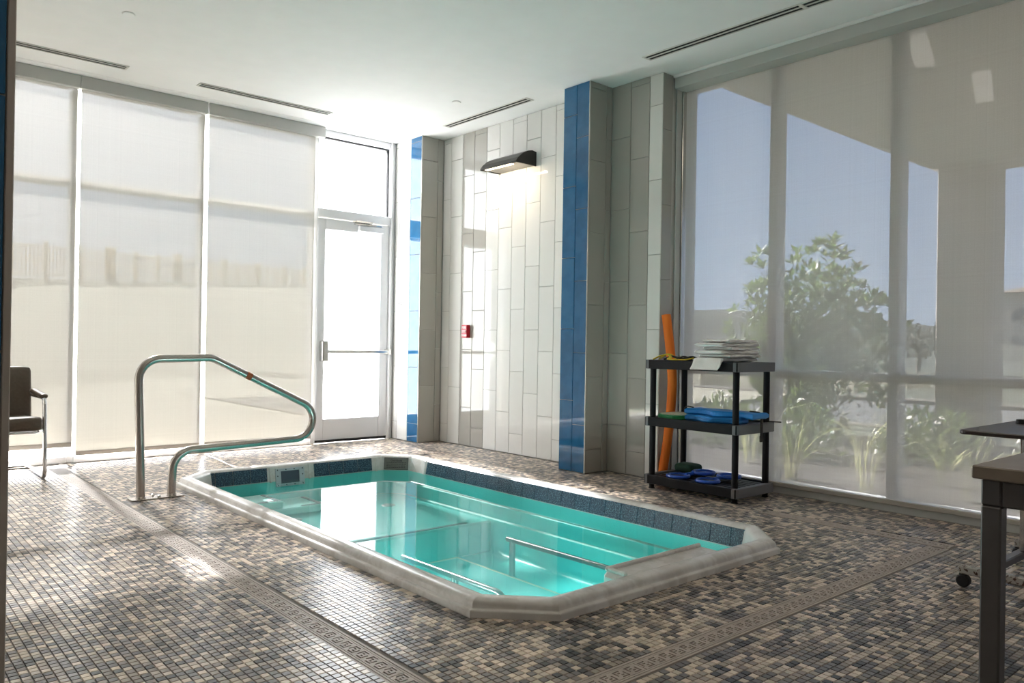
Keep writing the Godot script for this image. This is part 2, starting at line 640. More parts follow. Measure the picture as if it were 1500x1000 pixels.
func mosaic_tile() -> ArrayMesh:
	var st := start()
	var h := 0.0126
	var e := 0.0014
	var c := [Vector3(-h, -0.0035, -h), Vector3(h, -0.0035, -h), Vector3(h, -0.0035, h), Vector3(-h, -0.0035, h)]
	var t := []
	for p in c:
		t.append(Vector3(p.x - signf(p.x) * e, 0.0, p.z - signf(p.z) * e))
	quad(st, t[3], t[2], t[1], t[0])
	for k in 4:
		var n := (k + 1) % 4
		quad(st, c[k], t[k], t[n], c[n])
	return st.commit()

# ==================================================================== ceiling
func build_ceiling() -> void:
	var c := struct("ceiling", "smooth white painted ceiling with slot vents", "ceiling")
	span(c, "ceiling_slab", Vector3(-1.7, 3.05, -6.77), Vector3(5.3, 3.35, 2.6), M.ceiling_paint, 0.002)
	span(c, "edge_strip", Vector3(-1.7, 3.05, -7.1), Vector3(5.3, 3.35, -6.778), M.ceiling_paint, 0.002)
	span(c, "roof_deck", Vector3(-1.9, 3.352, -7.15), Vector3(5.35, 3.5, 2.8), M.wall_paint, 0.002)

# ==================================================================== tiled walls
# columns: [from, to, joint height, colour]; the wall's own frame: origin, u (along), n (out)
func tiling(parent: Node, origin: Vector3, u: Vector3, n: Vector3, cols: Array) -> void:
	var B := Basis(u, Vector3.UP, n)
	if B.determinant() < 0:
		B = Basis(-u, Vector3.UP, n)
	for c in cols:
		var w: float = absf(c[1] - c[0]) - 0.004
		var y := (c[2] as float) - TILE_H
		while y < 3.05:
			var a := maxf(y, 0.002)
			var b := minf(y + TILE_H, 3.05)
			if b - a > 0.02:
				var m: Material = M["tile_%s%d" % [c[3], rng.randi() % 3]]
				var mid: float = (c[0] + c[1]) / 2.0
				part(parent, "tile", cbox(Vector3(w, snappedf(b - a - 0.004, 0.0005), 0.008), 0.0016), m, origin + u * mid + Vector3(0, (a + b) / 2.0, 0) - n * 0.004, B)
			y += TILE_H

func build_tiled_walls() -> void:
	const A := 0.184
	const Bj := 0.372
	const Cj := 0.5595
	var w := struct("wall_right", "glossy white and greige tiled wall beyond the pool", "wall")
	span(w, "backing", Vector3(4.6865, 0, -7.1), Vector3(5.0, 3.05, -3.7065), M.wall_grout, 0.0)
	var cols := [[-6.470, -6.348, A, "white"]]
	var names := ["white", "greige", "greige", "white", "white", "white", "white", "white", "white", "white"]
	var order := [Cj, Bj, A]
	for i in 10:
		var z := -6.348 + 0.188 * i
		cols.append([z, minf(z + 0.188, -4.485), order[i % 3], names[i]])
	cols.append([-4.205, -4.012, Bj, "greige"])
	cols.append([-4.012, -3.826, A, "greige"])
	cols.append([-3.826, -3.702, Cj, "white"])
	tiling(w, Vector3(4.68, 0, 0), Vector3(0, 0, 1), Vector3(-1, 0, 0), cols)
	tiling(w, Vector3(0, 0, -3.70), Vector3(1, 0, 0), Vector3(0, 0, 1), [[4.684, 4.800, Bj, "greige"]])
	# corner pillar by the door
	var p := struct("pillar", "tiled corner pillar with a blue strip beside the glass door", "pillar")
	span(p, "backing", Vector3(4.4165, 0, -7.1), Vector3(4.679, 3.05, -6.4815), M.wall_grout, 0.0)
	tiling(p, Vector3(4.41, 0, 0), Vector3(0, 0, 1), Vector3(-1, 0, 0), [[-6.95, -6.860, A, "white"], [-6.860, -6.668, Bj, "white"], [-6.668, -6.482, A, "blue"]])
	tiling(p, Vector3(0, 0, -6.475), Vector3(1, 0, 0), Vector3(0, 0, 1), [[4.417, 4.606, Cj, "greige"], [4.606, 4.678, Bj, "greige"]])
	span(p, "corner_trim", Vector3(4.409, 0, -6.482), Vector3(4.4165, 3.05, -6.474), M.edge_trim, 0.001)
	# blue pillar
	var q := struct("pillar", "projecting pillar faced with two columns of blue tiles", "pillar")
	span(q, "backing", Vector3(4.4265, 0, -4.4835), Vector3(4.679, 3.05, -4.2115), M.wall_grout, 0.0)
	tiling(q, Vector3(4.42, 0, 0), Vector3(0, 0, 1), Vector3(-1, 0, 0), [[-4.49, -4.345, Cj, "blue"], [-4.345, -4.212, Bj, "blue"]])
	tiling(q, Vector3(0, 0, -4.205), Vector3(1, 0, 0), Vector3(0, 0, 1), [[4.427, 4.615, A, "greige"], [4.615, 4.678, Bj, "greige"]])
	tiling(q, Vector3(0, 0, -4.49), Vector3(1, 0, 0), Vector3(0, 0, -1), [[4.427, 4.615, A, "greige"], [4.615, 4.678, Bj, "greige"]])
	span(q, "corner_trim", Vector3(4.419, 0, -4.212), Vector3(4.4265, 3.05, -4.204), M.edge_trim, 0.001)
	# pier close to the camera
	var r := struct("pillar", "dark blue tiled pier at the edge of the picture", "pillar")
	span(r, "backing", Vector3(-0.16, 0, -2.42), Vector3(0.2935, 3.05, -2.0385), M.wall_grout, 0.0)
	tiling(r, Vector3(0, 0, -2.031), Vector3(1, 0, 0), Vector3(0, 0, 1), [[-0.155, 0.065, 0.21, "blue"], [0.065, 0.285, 0.40, "blue"]])
	tiling(r, Vector3(0.301, 0, 0), Vector3(0, 0, 1), Vector3(1, 0, 0), [[-2.42, -2.235, 0.21, "greige"], [-2.235, -2.047, 0.40, "greige"]])
	span(r, "corner_trim", Vector3(0.2855, 0, -2.046), Vector3(0.3015, 3.05, -2.030), M.pier_trim, 0.002)
	var hk := start()
	add_slab(hk, PackedVector2Array([Vector2(0.3, 1.268), Vector2(0.306, 1.274), Vector2(0.3115, 1.292), Vector2(0.3, 1.312)]), -2.24, -2.20, 0.001)
	var hook := part(self, "robe_hook", hk.commit(), M.table_metal, Vector3.ZERO, Basis(Vector3(1, 0, 0), Vector3(0, 0, 1), Vector3(0, 1, 0)))
	tag(hook, "small dark metal hook on the side of the blue tiled pier", "hook")

# ==================================================================== window wall with shades and door
func build_window_wall() -> void:
	var al: Material = M.aluminium
	var mull := [-1.60, -0.585, 0.43, 1.441, 2.447, 3.509]
	var sillless := ["behind the pier", "beside the pier", "behind the brown chair", "behind the steel handrail", "next to the glass door"]
	for i in 5:
		var x0: float = mull[i] + 0.025
		var x1: float = mull[i + 1] - 0.025
		var w := struct("window_%d" % (i + 1), "tall aluminium framed window with a transom bar %s" % sillless[i], "window")
		span(w, "mullion", Vector3(x1, 0, -7.07), Vector3(x1 + 0.05, 2.95, -6.955), al, 0.004)
		span(w, "sill", Vector3(x0, 0, -7.07), Vector3(x1, 0.052, -6.95), al, 0.004)
		span(w, "head", Vector3(x0, 2.965, -7.07), Vector3(x1, 3.05, -6.96), al, 0.004)
		span(w, "transom_bar", Vector3(x0, 2.19, -7.07), Vector3(x1, 2.25, -6.975), al, 0.004)
		span(w, "pane", Vector3(x0, 0.052, -7.032), Vector3(x1, 2.19, -7.026), M.glass, 0.0)
		if i == 2:
			sheet(w, "added_glow_strip", Vector3(x1 + 0.05, 0.052, -6.97), Vector3(x1 + 0.066, 2.60, -6.97), M.etched_glass)  # added translucent strip: stops the sun streak, glows white in the gap
		span(w, "pane", Vector3(x0, 2.25, -7.032), Vector3(x1, 2.965, -7.026), M.glass, 0.0)
	# shades: [x0, x1, bottom, label]
	var sh := [[-1.55, -0.60, 0.10, "cream roller shade furthest behind the blue pier"], [-0.57, 0.415, 0.10, "cream roller shade directly behind the blue pier"], [0.445, 1.447, 0.135, "cream roller shade behind the brown chair, ending above the sill"], [1.475, 2.438, 0.062, "bright cream roller shade behind the steel handrail"], [2.477, 3.487, 0.062, "cream roller shade next to the glass door"]]
	for s in sh:
		var t := thing("roller_shade", s[3], "shade", Vector3.ZERO, "shades on the sunny window wall")
		var j0: float = s[0] - 0.012
		var j1: float = s[1] + 0.014 + (0.07 if s[1] > 3.4 else 0.0)
		span(t, "fascia", Vector3(j0, 2.95, -6.955), Vector3(j1, 3.049, -6.88), M.fascia, 0.003)
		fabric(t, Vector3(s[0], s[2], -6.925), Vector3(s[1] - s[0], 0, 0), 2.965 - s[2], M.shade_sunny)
		span(t, "hem_bar", Vector3(s[0], s[2] - 0.004, -6.932), Vector3(s[1], s[2] + 0.032, -6.918), M.hem, 0.004)
	# door bay
	var d := struct("door_1", "glazed aluminium door with push bar and transom light above", "door")
	span(d, "jamb", Vector3(3.485, 0, -7.07), Vector3(3.540, 3.0, -6.945), al, 0.004)
	span(d, "jamb", Vector3(4.352, 0, -7.07), Vector3(4.4155, 3.05, -6.955), al, 0.004)
	span(d, "jamb_stop", Vector3(4.352, 0, -6.955), Vector3(4.372, 3.05, -6.93), al, 0.003)
	span(d, "head", Vector3(3.540, 2.99, -7.07), Vector3(4.352, 3.05, -6.955), al, 0.004)
	span(d, "transom_bar", Vector3(3.540, 2.197, -7.07), Vector3(4.352, 2.283, -6.945), al, 0.004)
	span(d, "gasket", Vector3(3.540, 2.978, -7.02), Vector3(4.352, 2.99, -6.99), M.rubber_black, 0.0)
	span(d, "gasket", Vector3(4.338, 2.283, -7.02), Vector3(4.352, 2.978, -6.99), M.rubber_black, 0.0)
	sheet(d, "pane", Vector3(3.540, 2.283, -7.02), Vector3(4.338, 2.978, -7.02), M.etched_glass)
	var lf := part(d, "leaf", cbox(Vector3(0.088, 2.162, 0.045), 0.004), al, Vector3(3.588, 1.109, -6.985))
	span(lf, "stile", Vector3(0.665, -1.081, -0.0225), Vector3(0.760, 1.081, 0.0225), al, 0.004)
	span(lf, "rail", Vector3(0.044, -1.081, -0.0225), Vector3(0.665, -0.875, 0.0225), al, 0.004)
	span(lf, "rail", Vector3(0.044, 0.977, -0.0225), Vector3(0.665, 1.081, 0.0225), al, 0.004)
	sheet(lf, "pane", Vector3(0.044, -0.875, 0), Vector3(0.665, 0.977, 0), M.etched_glass)
	span(d, "sweep", Vector3(3.545, 0.004, -6.975), Vector3(4.348, 0.03, -6.958), M.rubber_black, 0.002)
	var bar := part(d, "push_bar", cbox(Vector3(0.74, 0.034, 0.045), 0.008), M.steel, Vector3(3.975, 0.893, -6.90))
	span(bar, "latch_case", Vector3(-0.395, -0.095, -0.062), Vector3(-0.335, 0.105, 0.024), M.steel, 0.008)
	span(bar, "end_bracket", Vector3(0.33, -0.026, -0.062), Vector3(0.372, 0.026, 0.022), M.steel, 0.006)
	var cl := part(d, "door_closer", cbox(Vector3(0.28, 0.06, 0.05), 0.008), M.aluminium, Vector3(4.118, 2.125, -6.935))
	span(cl, "arm", Vector3(-0.19, 0.035, -0.01), Vector3(0.12, 0.05, 0.02), M.steel, 0.003)
	span(cl, "arm", Vector3(-0.21, 0.052, 0.0), Vector3(-0.02, 0.066, 0.07), M.steel, 0.003)

func sheet(parent: Node, called: String, a: Vector3, b: Vector3, m: Material) -> void:
	var st := start()
	quad(st, a, Vector3(b.x, a.y, a.z), Vector3(b.x, b.y, a.z), Vector3(a.x, b.y, a.z))
	part(parent, called, st.commit(), m)

func fabric(parent: Node, at: Vector3, along: Vector3, high: float, m: Material) -> void:
	var st := start()
	quad(st, at, at + along, at + along + Vector3(0, high, 0), at + Vector3(0, high, 0))
	part(parent, "fabric", st.commit(), m)

# ==================================================================== shaded glazing on the right
func build_right_glazing() -> void:
	var al: Material = M.aluminium
	var zs := [-3.740, -2.970, -2.130, -1.28, -0.43, 0.42, 1.27, 2.12]
	var which := ["behind the black shelf", "in front of the leafy shrub", "in front of the canopy column", "behind the dark tray table", "beyond the picture edge", "beside the viewer", "behind the viewer"]
	for i in 7:
		var w := struct("window_%d" % (i + 6), "tall shaded window with a low rail %s" % which[i], "window")
		var z0: float = zs[i] + 0.032
		var z1: float = zs[i + 1] - 0.032
		span(w, "mullion", Vector3(5.0, 0, z1), Vector3(5.12, 3.05, z1 + 0.064), al, 0.004)
		span(w, "sill", Vector3(5.0, 0, z0), Vector3(5.12, 0.06, z1), al, 0.004)
		span(w, "low_rail", Vector3(5.0, 0.792, z0), Vector3(5.11, 0.848, z1), al, 0.004)
		span(w, "pane", Vector3(5.052, 0.06, z0), Vector3(5.058, 0.792, z1), M.glass, 0.0)
		span(w, "pane", Vector3(5.052, 0.848, z0), Vector3(5.058, 3.05, z1), M.glass, 0.0)
		if i == 0:
			span(w, "jamb", Vector3(5.0, 0, -3.84), Vector3(5.12, 3.05, z0), al, 0.004)
	var t := thing("roller_shade", "wide taupe roller shade along the right-hand glazing", "shade")
	span(t, "fascia", Vector3(4.81, 2.952, -3.695), Vector3(4.97, 3.049, 2.4), M.fascia, 0.003)
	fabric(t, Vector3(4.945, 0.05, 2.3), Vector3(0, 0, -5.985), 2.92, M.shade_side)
	span(t, "hem_bar", Vector3(4.938, 0.045, -3.68), Vector3(4.952, 0.075, 2.3), M.hem, 0.004)
	span(t, "side_channel", Vector3(4.905, 0, -3.698), Vector3(4.965, 2.952, -3.682), M.steel, 0.004)
	span(t, "side_channel_cover", Vector3(4.84, 0, -3.7), Vector3(4.90, 2.952, -3.69), M.fascia, 0.002)
	var b := struct("baseboard_right", "low grey track at the foot of the right-hand shade", "baseboard")
	span(b, "track", Vector3(4.954, -0.003, -3.70), Vector3(5.0, 0.066, 2.5), M.fascia, 0.003)
	var tr := struct("trim_1", "pale ceiling trim above the right-hand shade", "trim")
	span(tr, "strip", Vector3(4.79, 3.03, -3.695), Vector3(4.81, 3.05, 2.4), M.ceiling_paint, 0.003)

func build_back_of_room() -> void:
	var a := struct("wall_left", "plain painted side wall outside the picture", "wall")
	span(a, "plaster", Vector3(-1.9, -0.1, -7.15), Vector3(-1.65, 3.35, 2.8), M.wall_paint, 0.0)
	var b := struct("wall_back", "plain painted wall behind the viewer", "wall")
	span(b, "plaster", Vector3(-1.65, -0.1, 2.5), Vector3(5.3, 3.35, 2.8), M.wall_paint, 0.0)

# ==================================================================== pool
const WATER := -0.05

func build_pool() -> void:
	var p := thing("therapy_pool", "white marbled acrylic therapy pool with a raised eight-sided rim", "pool")
	var prof := [[0.0, -0.1], [0.0, 0.0208], [0.002, 0.0256], [0.006, 0.028], [0.0145, 0.0292], [0.017, 0.032], [0.018, 0.044], [0.023, 0.0536], [0.032, 0.0592], [0.046, 0.0624], [0.072, 0.0624], [0.09, 0.0584], [0.103, 0.0496], [0.11, 0.0384], [0.1275, -0.058], [0.128, -0.062], [0.13, -0.145], [0.15, -0.152], [0.152, -0.158], [0.154, -0.24], [0.176, -0.247], [0.178, -0.253], [0.182, -0.42], [0.2, -0.462], [0.24, -0.47]]
	var st := start()
	var basin := start()
	var edges := start()
	for s in 8:
		st.set_smooth_group(s)
		basin.set_smooth_group(s)
		edges.set_smooth_group(s)
		for i in prof.size() - 1:
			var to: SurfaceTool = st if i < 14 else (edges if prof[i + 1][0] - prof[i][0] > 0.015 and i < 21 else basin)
			var o := octagon(prof[i][0])
			var n := octagon(prof[i + 1][0])
			var a := Vector3(o[s].x, prof[i][1], o[s].y)
			var b := Vector3(o[(s + 1) % 8].x, prof[i][1], o[(s + 1) % 8].y)
			var c := Vector3(n[(s + 1) % 8].x, prof[i + 1][1], n[(s + 1) % 8].y)
			var d := Vector3(n[s].x, prof[i + 1][1], n[s].y)
			for v in [a, c, b, a, d, c]:
				to.add_vertex(v)
	basin.set_smooth_group(20)
	var fl := octagon(0.24)
	for k in range(1, 7):
		for v in [fl[0], fl[k], fl[k + 1]]:
			basin.add_vertex(Vector3(v.x, -0.47, v.y))
	st.generate_normals()
	basin.generate_normals()
	edges.generate_normals()
	part(p, "moulded_edge_highlights", edges.commit(), M.step)  # bright highlight along the ridges is put into a separate colour
	part(p, "rim", st.commit(), M.shell)
	part(p, "basin", basin.commit(), M.basin).set_meta("label", "turquoise pool basin under water")
	# waterline tiles, leaning with the wall
	var tilt := atan2(0.018, 0.10)
	var row := func(x: float, z: float, turn: float) -> void:
		var Bt := Basis(Vector3.UP, turn) * Basis(Vector3.RIGHT, -tilt)
		part(p, "waterline_tile", cbox(Vector3(0.1255, 0.100, 0.008), 0.002), M["pool_tile%d" % (rng.randi() % 3)], Vector3(x, -0.003, z), Bt)
	var zi := POOL_Z0 + 0.1195
	for k in 4:
		row.call(2.012 + 0.1285 * k, zi, 0.0)
		row.call(2.902 + 0.1285 * k, zi, 0.0)
	for k in 23:
		row.call(POOL_X1 - 0.1195, -5.105 + 0.1275 * k, -PI / 2)
		row.call(POOL_X0 + 0.1195, -5.105 + 0.1275 * k, PI / 2)
	# moulded ribs at the panel ends
	for x in [1.925, 2.488, 2.800, 3.392]:
		part(p, "rib", cbox(Vector3(0.022, 0.115, 0.014), 0.006), M.shell, Vector3(x, -0.008, zi - 0.003), Basis(Vector3.RIGHT, -tilt))
	for z in [-5.20, -2.205]:
		part(p, "rib", cbox(Vector3(0.022, 0.115, 0.014), 0.006), M.shell, Vector3(POOL_X1 - 0.1165, -0.008, z), Basis(Vector3.UP, -PI / 2) * Basis(Vector3.RIGHT, -tilt))
	# skimmer
	var Bs := Basis(Vector3.RIGHT, -tilt)
	var sk := start()
	for b in [[0.0, 0.030, 0.232, 0.022], [0.0, -0.083, 0.232, 0.022], [-0.095, -0.0265, 0.042, 0.091], [0.095, -0.0265, 0.042, 0.091]]:
		add_box(sk, Vector3(b[0], b[1], 0), Vector3(b[2], b[3], 0.012), 0.002)
	var sm := part(p, "skimmer_frame", sk.commit(), M.skimmer, Vector3(2.640, -0.006, zi + 0.002), Bs)
	part(sm, "mouth", cbox(Vector3(0.15, 0.095, 0.002), 0.0), M.far_glass, Vector3(0, -0.0265, -0.003))
	for c in [[-0.1, 0.03], [-0.033, 0.03], [0.033, 0.03], [0.1, 0.03], [-0.1, -0.015], [0.1, -0.015], [-0.1, -0.083], [-0.033, -0.083], [0.033, -0.083], [0.1, -0.083]]:
		part(sm, "screw", lathe([Vector2(0.0, 0.003), Vector2(0.004, 0.002), Vector2(0.005, 0.0)], 8), M.ink, Vector3(c[0], c[1], 0.006), Basis(Vector3.RIGHT, PI / 2))
	# notice plate on the far corner
	var oc := octagon(0.1155)
	var cc := (oc[1] + oc[2]) / 2.0
	var Bn := Basis(Vector3.UP, -PI / 4) * Basis(Vector3.RIGHT, -tilt)
	var np := part(p, "notice_plate", cbox(Vector3(0.20, 0.098, 0.004), 0.001), M.plate_grey, Vector3(cc.x - 0.004, -0.004, cc.y + 0.004), Bn)
	np.set_meta("label", "grey engraved notice plate")
	for c in [[0, 0.0475, 0.2, 0.003], [0, -0.0475, 0.2, 0.003], [-0.0985, 0, 0.003, 0.098], [0.0985, 0, 0.003, 0.098]]:
		part(np, "border", cbox(Vector3(c[2], c[3], 0.002), 0.0), M.ink, Vector3(c[0], c[1], 0.002))
	letters(np, "CAUTION", 0.016, M.ink, Vector3(0, 0.025, 0.0022))
	var fine := start()       # rows of print too fine to read
	for k in 4:
		var x := -0.08
		while x < 0.078:
			var wl := rng.randf_range(0.006, 0.02)
			add_box(fine, Vector3(x + wl / 2.0, 0.008 - 0.013 * k, 0.0021), Vector3(wl, 0.004, 0.0006))
			x += wl + 0.005
	part(np, "fine_print", fine.commit(), M.ink).set_meta("kind", "stuff")
	# ledge inside the near rim
	var lg := part(p, "ledge", cbox(Vector3(0.70, 0.20, 0.14), 0.02), M.shell, Vector3(2.845, -0.062, -2.195))
	span(lg, "raised_lip", Vector3(-0.335, 0.095, -0.066), Vector3(0.335, 0.116, -0.046), M.shell, 0.006)
	span(lg, "raised_lip", Vector3(-0.335, 0.095, -0.048), Vector3(-0.315, 0.116, 0.05), M.shell, 0.006)
	# bench, steps, treadmill under water
	var zb := POOL_Z0 + 0.16
	var be := part(p, "bench", cbox(Vector3(1.62, 0.22, 1.27), 0.012), M.bench, Vector3(2.735, -0.36, zb + 0.635))
	span(be, "nosing", Vector3(-0.5, 0.1095, 0.575), Vector3(0.62, 0.114, 0.605), M.nosing, 0.001)
	var dr := part(be, "suction_cover", lathe([Vector2(0.0, 0.008), Vector2(0.045, 0.006), Vector2(0.055, 0.0)], 20), M.plate_grey, Vector3(-0.28, 0.111, -0.2))
	dr.set_meta("label", "round grey suction cover")
	part(be, "suction_cover", lathe([Vector2(0.0, 0.008), Vector2(0.045, 0.006), Vector2(0.055, 0.0)], 20), M.plate_grey, Vector3(0.5, 0.111, -0.23))
	for k in 3:
		var x1 := 2.115 + 0.315 * k
		var y := -0.085 - 0.05 * k
		var sp := part(p, "entry_step", cbox(Vector3(x1 - 1.86, 0.05, 0.29 + 0.03 * k), 0.01), M.step, Vector3((x1 + 1.86) / 2.0, y - 0.025, zb + 0.145 + 0.015 * k))
		var hx := (x1 - 1.86) / 2.0
		var hz := (0.29 + 0.03 * k) / 2.0
		span(sp, "nosing", Vector3(hx - 0.05, 0.0245, -hz + 0.03), Vector3(hx - 0.02, 0.0285, hz - 0.02), M.nosing, 0.001)
		span(sp, "nosing", Vector3(hx - 0.18, 0.0245, hz - 0.045), Vector3(hx - 0.05, 0.0285, hz - 0.02), M.nosing, 0.001)
	var tb := part(p, "treadmill_belt", cbox(Vector3(0.80, 0.012, 1.86), 0.003), M.belt, Vector3(2.83, -0.464, -3.31))
	for e in [[-0.41, -0.93, -0.395, 0.93], [0.395, -0.93, 0.41, 0.93], [-0.41, -0.945, 0.41, -0.93]]:
		span(tb, "edge_strip", Vector3(e[0], -0.004, e[1]), Vector3(e[2], 0.010, e[3]), M.belt_edge, 0.002)
	for r in [[3.25, -3.75, -2.62, -3.70], [2.50, -3.80, -2.90, -3.3]]:
		var g := part(p, "grab_rail", tube(fillet([Vector3(r[0], -0.235, r[1]), Vector3(r[0], -0.225, r[2]), Vector3(r[0] - 0.02, -0.44, r[2] + 0.10)], 0.1, 8), 0.016, 12), M.rail_dark)
		part(g, "post", tube(PackedVector3Array([Vector3(r[0], -0.466, r[3]), Vector3(r[0], -0.235, r[3])]), 0.019, 12), M.rail_dark)
		part(g, "post_foot", lathe([Vector2(0.0, 0.008), Vector2(0.03, 0.007), Vector2(0.034, 0.0)], 14), M.steel, Vector3(r[0], -0.4695, r[3]))
	# unseen underwater lights in the near walls, invented for the basin glow
	for w in [[Vector3(1.932, -0.30, -3.45), Vector3(1, -0.1, 0)], [Vector3(1.932, -0.30, -4.75), Vector3(1, 0.1, 0)], [Vector3(2.42, -0.33, -2.20), Vector3(0, -0.1, -1)]]:
		var dirn: Vector3 = w[1].normalized()
		var Bw := Basis(Quaternion(Vector3.UP, dirn))
		var ul := part(p, "added_pool_light", lathe([Vector2(0.0, 0.012), Vector2(0.05, 0.010), Vector2(0.062, 0.0)], 20), M.lens, w[0], Bw)
		part(ul, "bezel_ring", lathe([Vector2(0.062, 0.0), Vector2(0.066, 0.016), Vector2(0.078, 0.012), Vector2(0.082, 0.0)], 20), M.steel)
		var ll := AreaLight3D.new()
		ll.name = "added_pool_lamp"
		ll.area_size = Vector2(0.1, 0.1)
		ll.light_energy = 1.2
		ll.light_color = lin(0.9, 1.0, 1.0)
		ll.shadow_enabled = true
		ul.add_child(ll)
		ll.transform = Transform3D(Basis(Vector3(1, 0, 0), Vector3(0, 0, 1), Vector3(0, -1, 0)), Vector3(0, 0.02, 0))
	# water
	var wpoly := octagon(0.119)
	var ws := start()
	for k in range(1, 7):
		for v in [wpoly[0], wpoly[k], wpoly[k + 1]]:
			ws.set_normal(Vector3.UP)
			ws.add_vertex(Vector3(v.x, WATER, v.y))
	var wt := part(self, "pool_water", ws.commit(), M.water)
	tag(wt, "calm clear turquoise water filling the white pool", "water", "", "stuff")
	var fog := FogVolume.new()
	fog.name = "water_body"
	fog.shape = RenderingServer.FOG_VOLUME_SHAPE_BOX
	fog.size = Vector3(POOL_X1 - POOL_X0 - 0.1, 0.50, POOL_Z1 - POOL_Z0 - 0.1) * Vector3(-1, 1, 1)
	fog.size = Vector3(POOL_X1 - POOL_X0 - 0.1, 0.50, absf(POOL_Z1 - POOL_Z0) - 0.1)
	fog.position = Vector3((POOL_X0 + POOL_X1) / 2, WATER - 0.002 - 0.25, (POOL_Z0 + POOL_Z1) / 2)
	var fm := FogMaterial.new()
	fm.albedo = lin(0.03, 0.80, 0.76)
	fm.density = 0.4
	fog.material = fm
	wt.add_child(fog)

func letters(parent: Node, words: String, high: float, m: Material, at: Vector3, turn := Basis.IDENTITY) -> void:
	var t := TextMesh.new()
	var f := SystemFont.new()
	f.font_names = PackedStringArray(["Droid Sans"])
	f.font_weight = 700
	t.font = f
	t.text = words
	t.font_size = 32
	t.pixel_size = high / 24.0
	t.depth = 0.0006
	part(parent, "lettering", t, m, at, turn)

# ==================================================================== handrail
func build_handrail() -> void:
	var t := thing("handrail", "bent stainless steel entry handrail bolted beside the pool", "handrail", Vector3(1.55, 0, -5.15))
	var P := func(x: float, y: float) -> Vector3: return Vector3(x - 1.55, y, 0)
	var way := fillet([P.call(1.462, 0.008), P.call(1.437, 0.866), P.call(1.885, 0.876), P.call(2.536, 0.5545)], 0.125, 10)
	for k in range(1, 15):
		var an := deg_to_rad(62.0 - 156.0 * k / 14.0)
		way.append(P.call(2.475 + 0.132 * cos(an), 0.438 + 0.132 * sin(an)))
	var tail := fillet([P.call(2.466, 0.306), P.call(1.652, 0.283), P.call(1.644, 0.008)], 0.125, 10)
	for k in range(1, tail.size()):
		way.append(tail[k])
	part(t, "rail_tube", tube(way, 0.0255, 18), M.brushed)
	part(t, "label_band", tube(PackedVector3Array([P.call(2.115, 0.7625), P.call(2.150, 0.7452)]), 0.0259, 16), M.label_orange)
	part(t, "base_plate", cbox(Vector3(0.31, 0.008, 0.10), 0.002), M.brushed, Vector3(0.003, 0.004, 0.0))
	for c in [[-0.012, -0.025], [0.012, 0.028]]:
		part(t, "bolt", lathe([Vector2(0.0, 0.016), Vector2(0.006, 0.014), Vector2(0.011, 0.006), Vector2(0.012, 0.0)], 6), M.steel, Vector3(c[0] + 0.0, 0.008, c[1]))
	for x in [1.462, 1.644]:
		part(t, "collar", lathe([Vector2(0.026, 0.012), Vector2(0.028, 0.008), Vector2(0.031, 0.0)], 16), M.brushed, Vector3(x - 1.55, 0.008, 0))

# ==================================================================== trench drains
func grate_mesh(cells: int) -> ArrayMesh:
	# one cell is a 9 x 9 raster: two nested angles of slots, turned about the cell's middle
	var slot := {}
	for k in range(3, 8):
		for c in [Vector2i(k, 1), Vector2i(7, k - 2), Vector2i(8 - k, 7), Vector2i(1, 10 - k)]:
			slot[c] = true
	for c in [Vector2i(5, 3), Vector2i(4, 3), Vector2i(5, 4), Vector2i(3, 5), Vector2i(4, 5), Vector2i(3, 4)]:
		if c != Vector2i(4, 3) and c != Vector2i(4, 5):
			slot[c] = true
	var st := start()
	var u := 0.054 / 9.0
	for c in cells:
		for r in 9:
			var k := 0
			while k < 9:
				if slot.has(Vector2i(k, r)):
					k += 1
					continue
				var e := k
				while e < 9 and not slot.has(Vector2i(e, r)):
					e += 1
				add_box(st, Vector3((k + e) / 2.0 * u - 0.027, -0.003, c * 0.054 + (r + 0.5) * u), Vector3((e - k) * u, 0.006, u))
				k = e
	add_box(st, Vector3(0, -0.003, cells * 0.054 + 0.004), Vector3(0.054, 0.006, 0.008))
	return st.commit()

func build_drains() -> void:
	var ten := grate_mesh(10)
	var runs := [["long trench drain grating running from the chair towards the viewer", Vector3(1.297, 0, -6.42), Vector3(1.297, 0, -1.53), 9], ["trench drain grating crossing in front of the pool", Vector3(1.352, 0, -1.575), Vector3(4.268, 0, -1.575), 6], ["short trench drain grating beside the black shelf", Vector3(4.325, 0, -2.6), Vector3(4.325, 0, -1.53), 2]]
	for r in runs:
		var a: Vector3 = r[1]
		var b: Vector3 = r[2]
		var l := a.distance_to(b)
		var t := thing("trench_drain", r[0], "drain", a)
		var B := Basis.IDENTITY if absf(b.z - a.z) > 1.0 else Basis(Vector3.UP, PI / 2)
		var q := func(called: String, c: Vector3, s: Vector3, m: Material) -> void:
			part(t, called, cbox(s, 0.0008), m, B * c, B)
		q.call("channel", Vector3(0, -0.032, l / 2), Vector3(0.10, 0.004, l), M.vent_dark)
		for sx in [-1, 1]:
			q.call("edge_trim", Vector3(sx * 0.0325, -0.003, l / 2), Vector3(0.008, 0.006, l), M.grate)
			q.call("edge_trim", Vector3(sx * 0.0440, -0.003, l / 2), Vector3(0.010, 0.006, l), M.grate)
		var s := 0.02
		while s < l - 0.56:
			part(t, "grate", ten, M.grate, B * Vector3(0, 0, s), B)
			s += 0.551
		if l - s > 0.075:
			part(t, "grate", grate_mesh(int((l - s - 0.01) / 0.054)), M.grate, B * Vector3(0, 0, s), B)

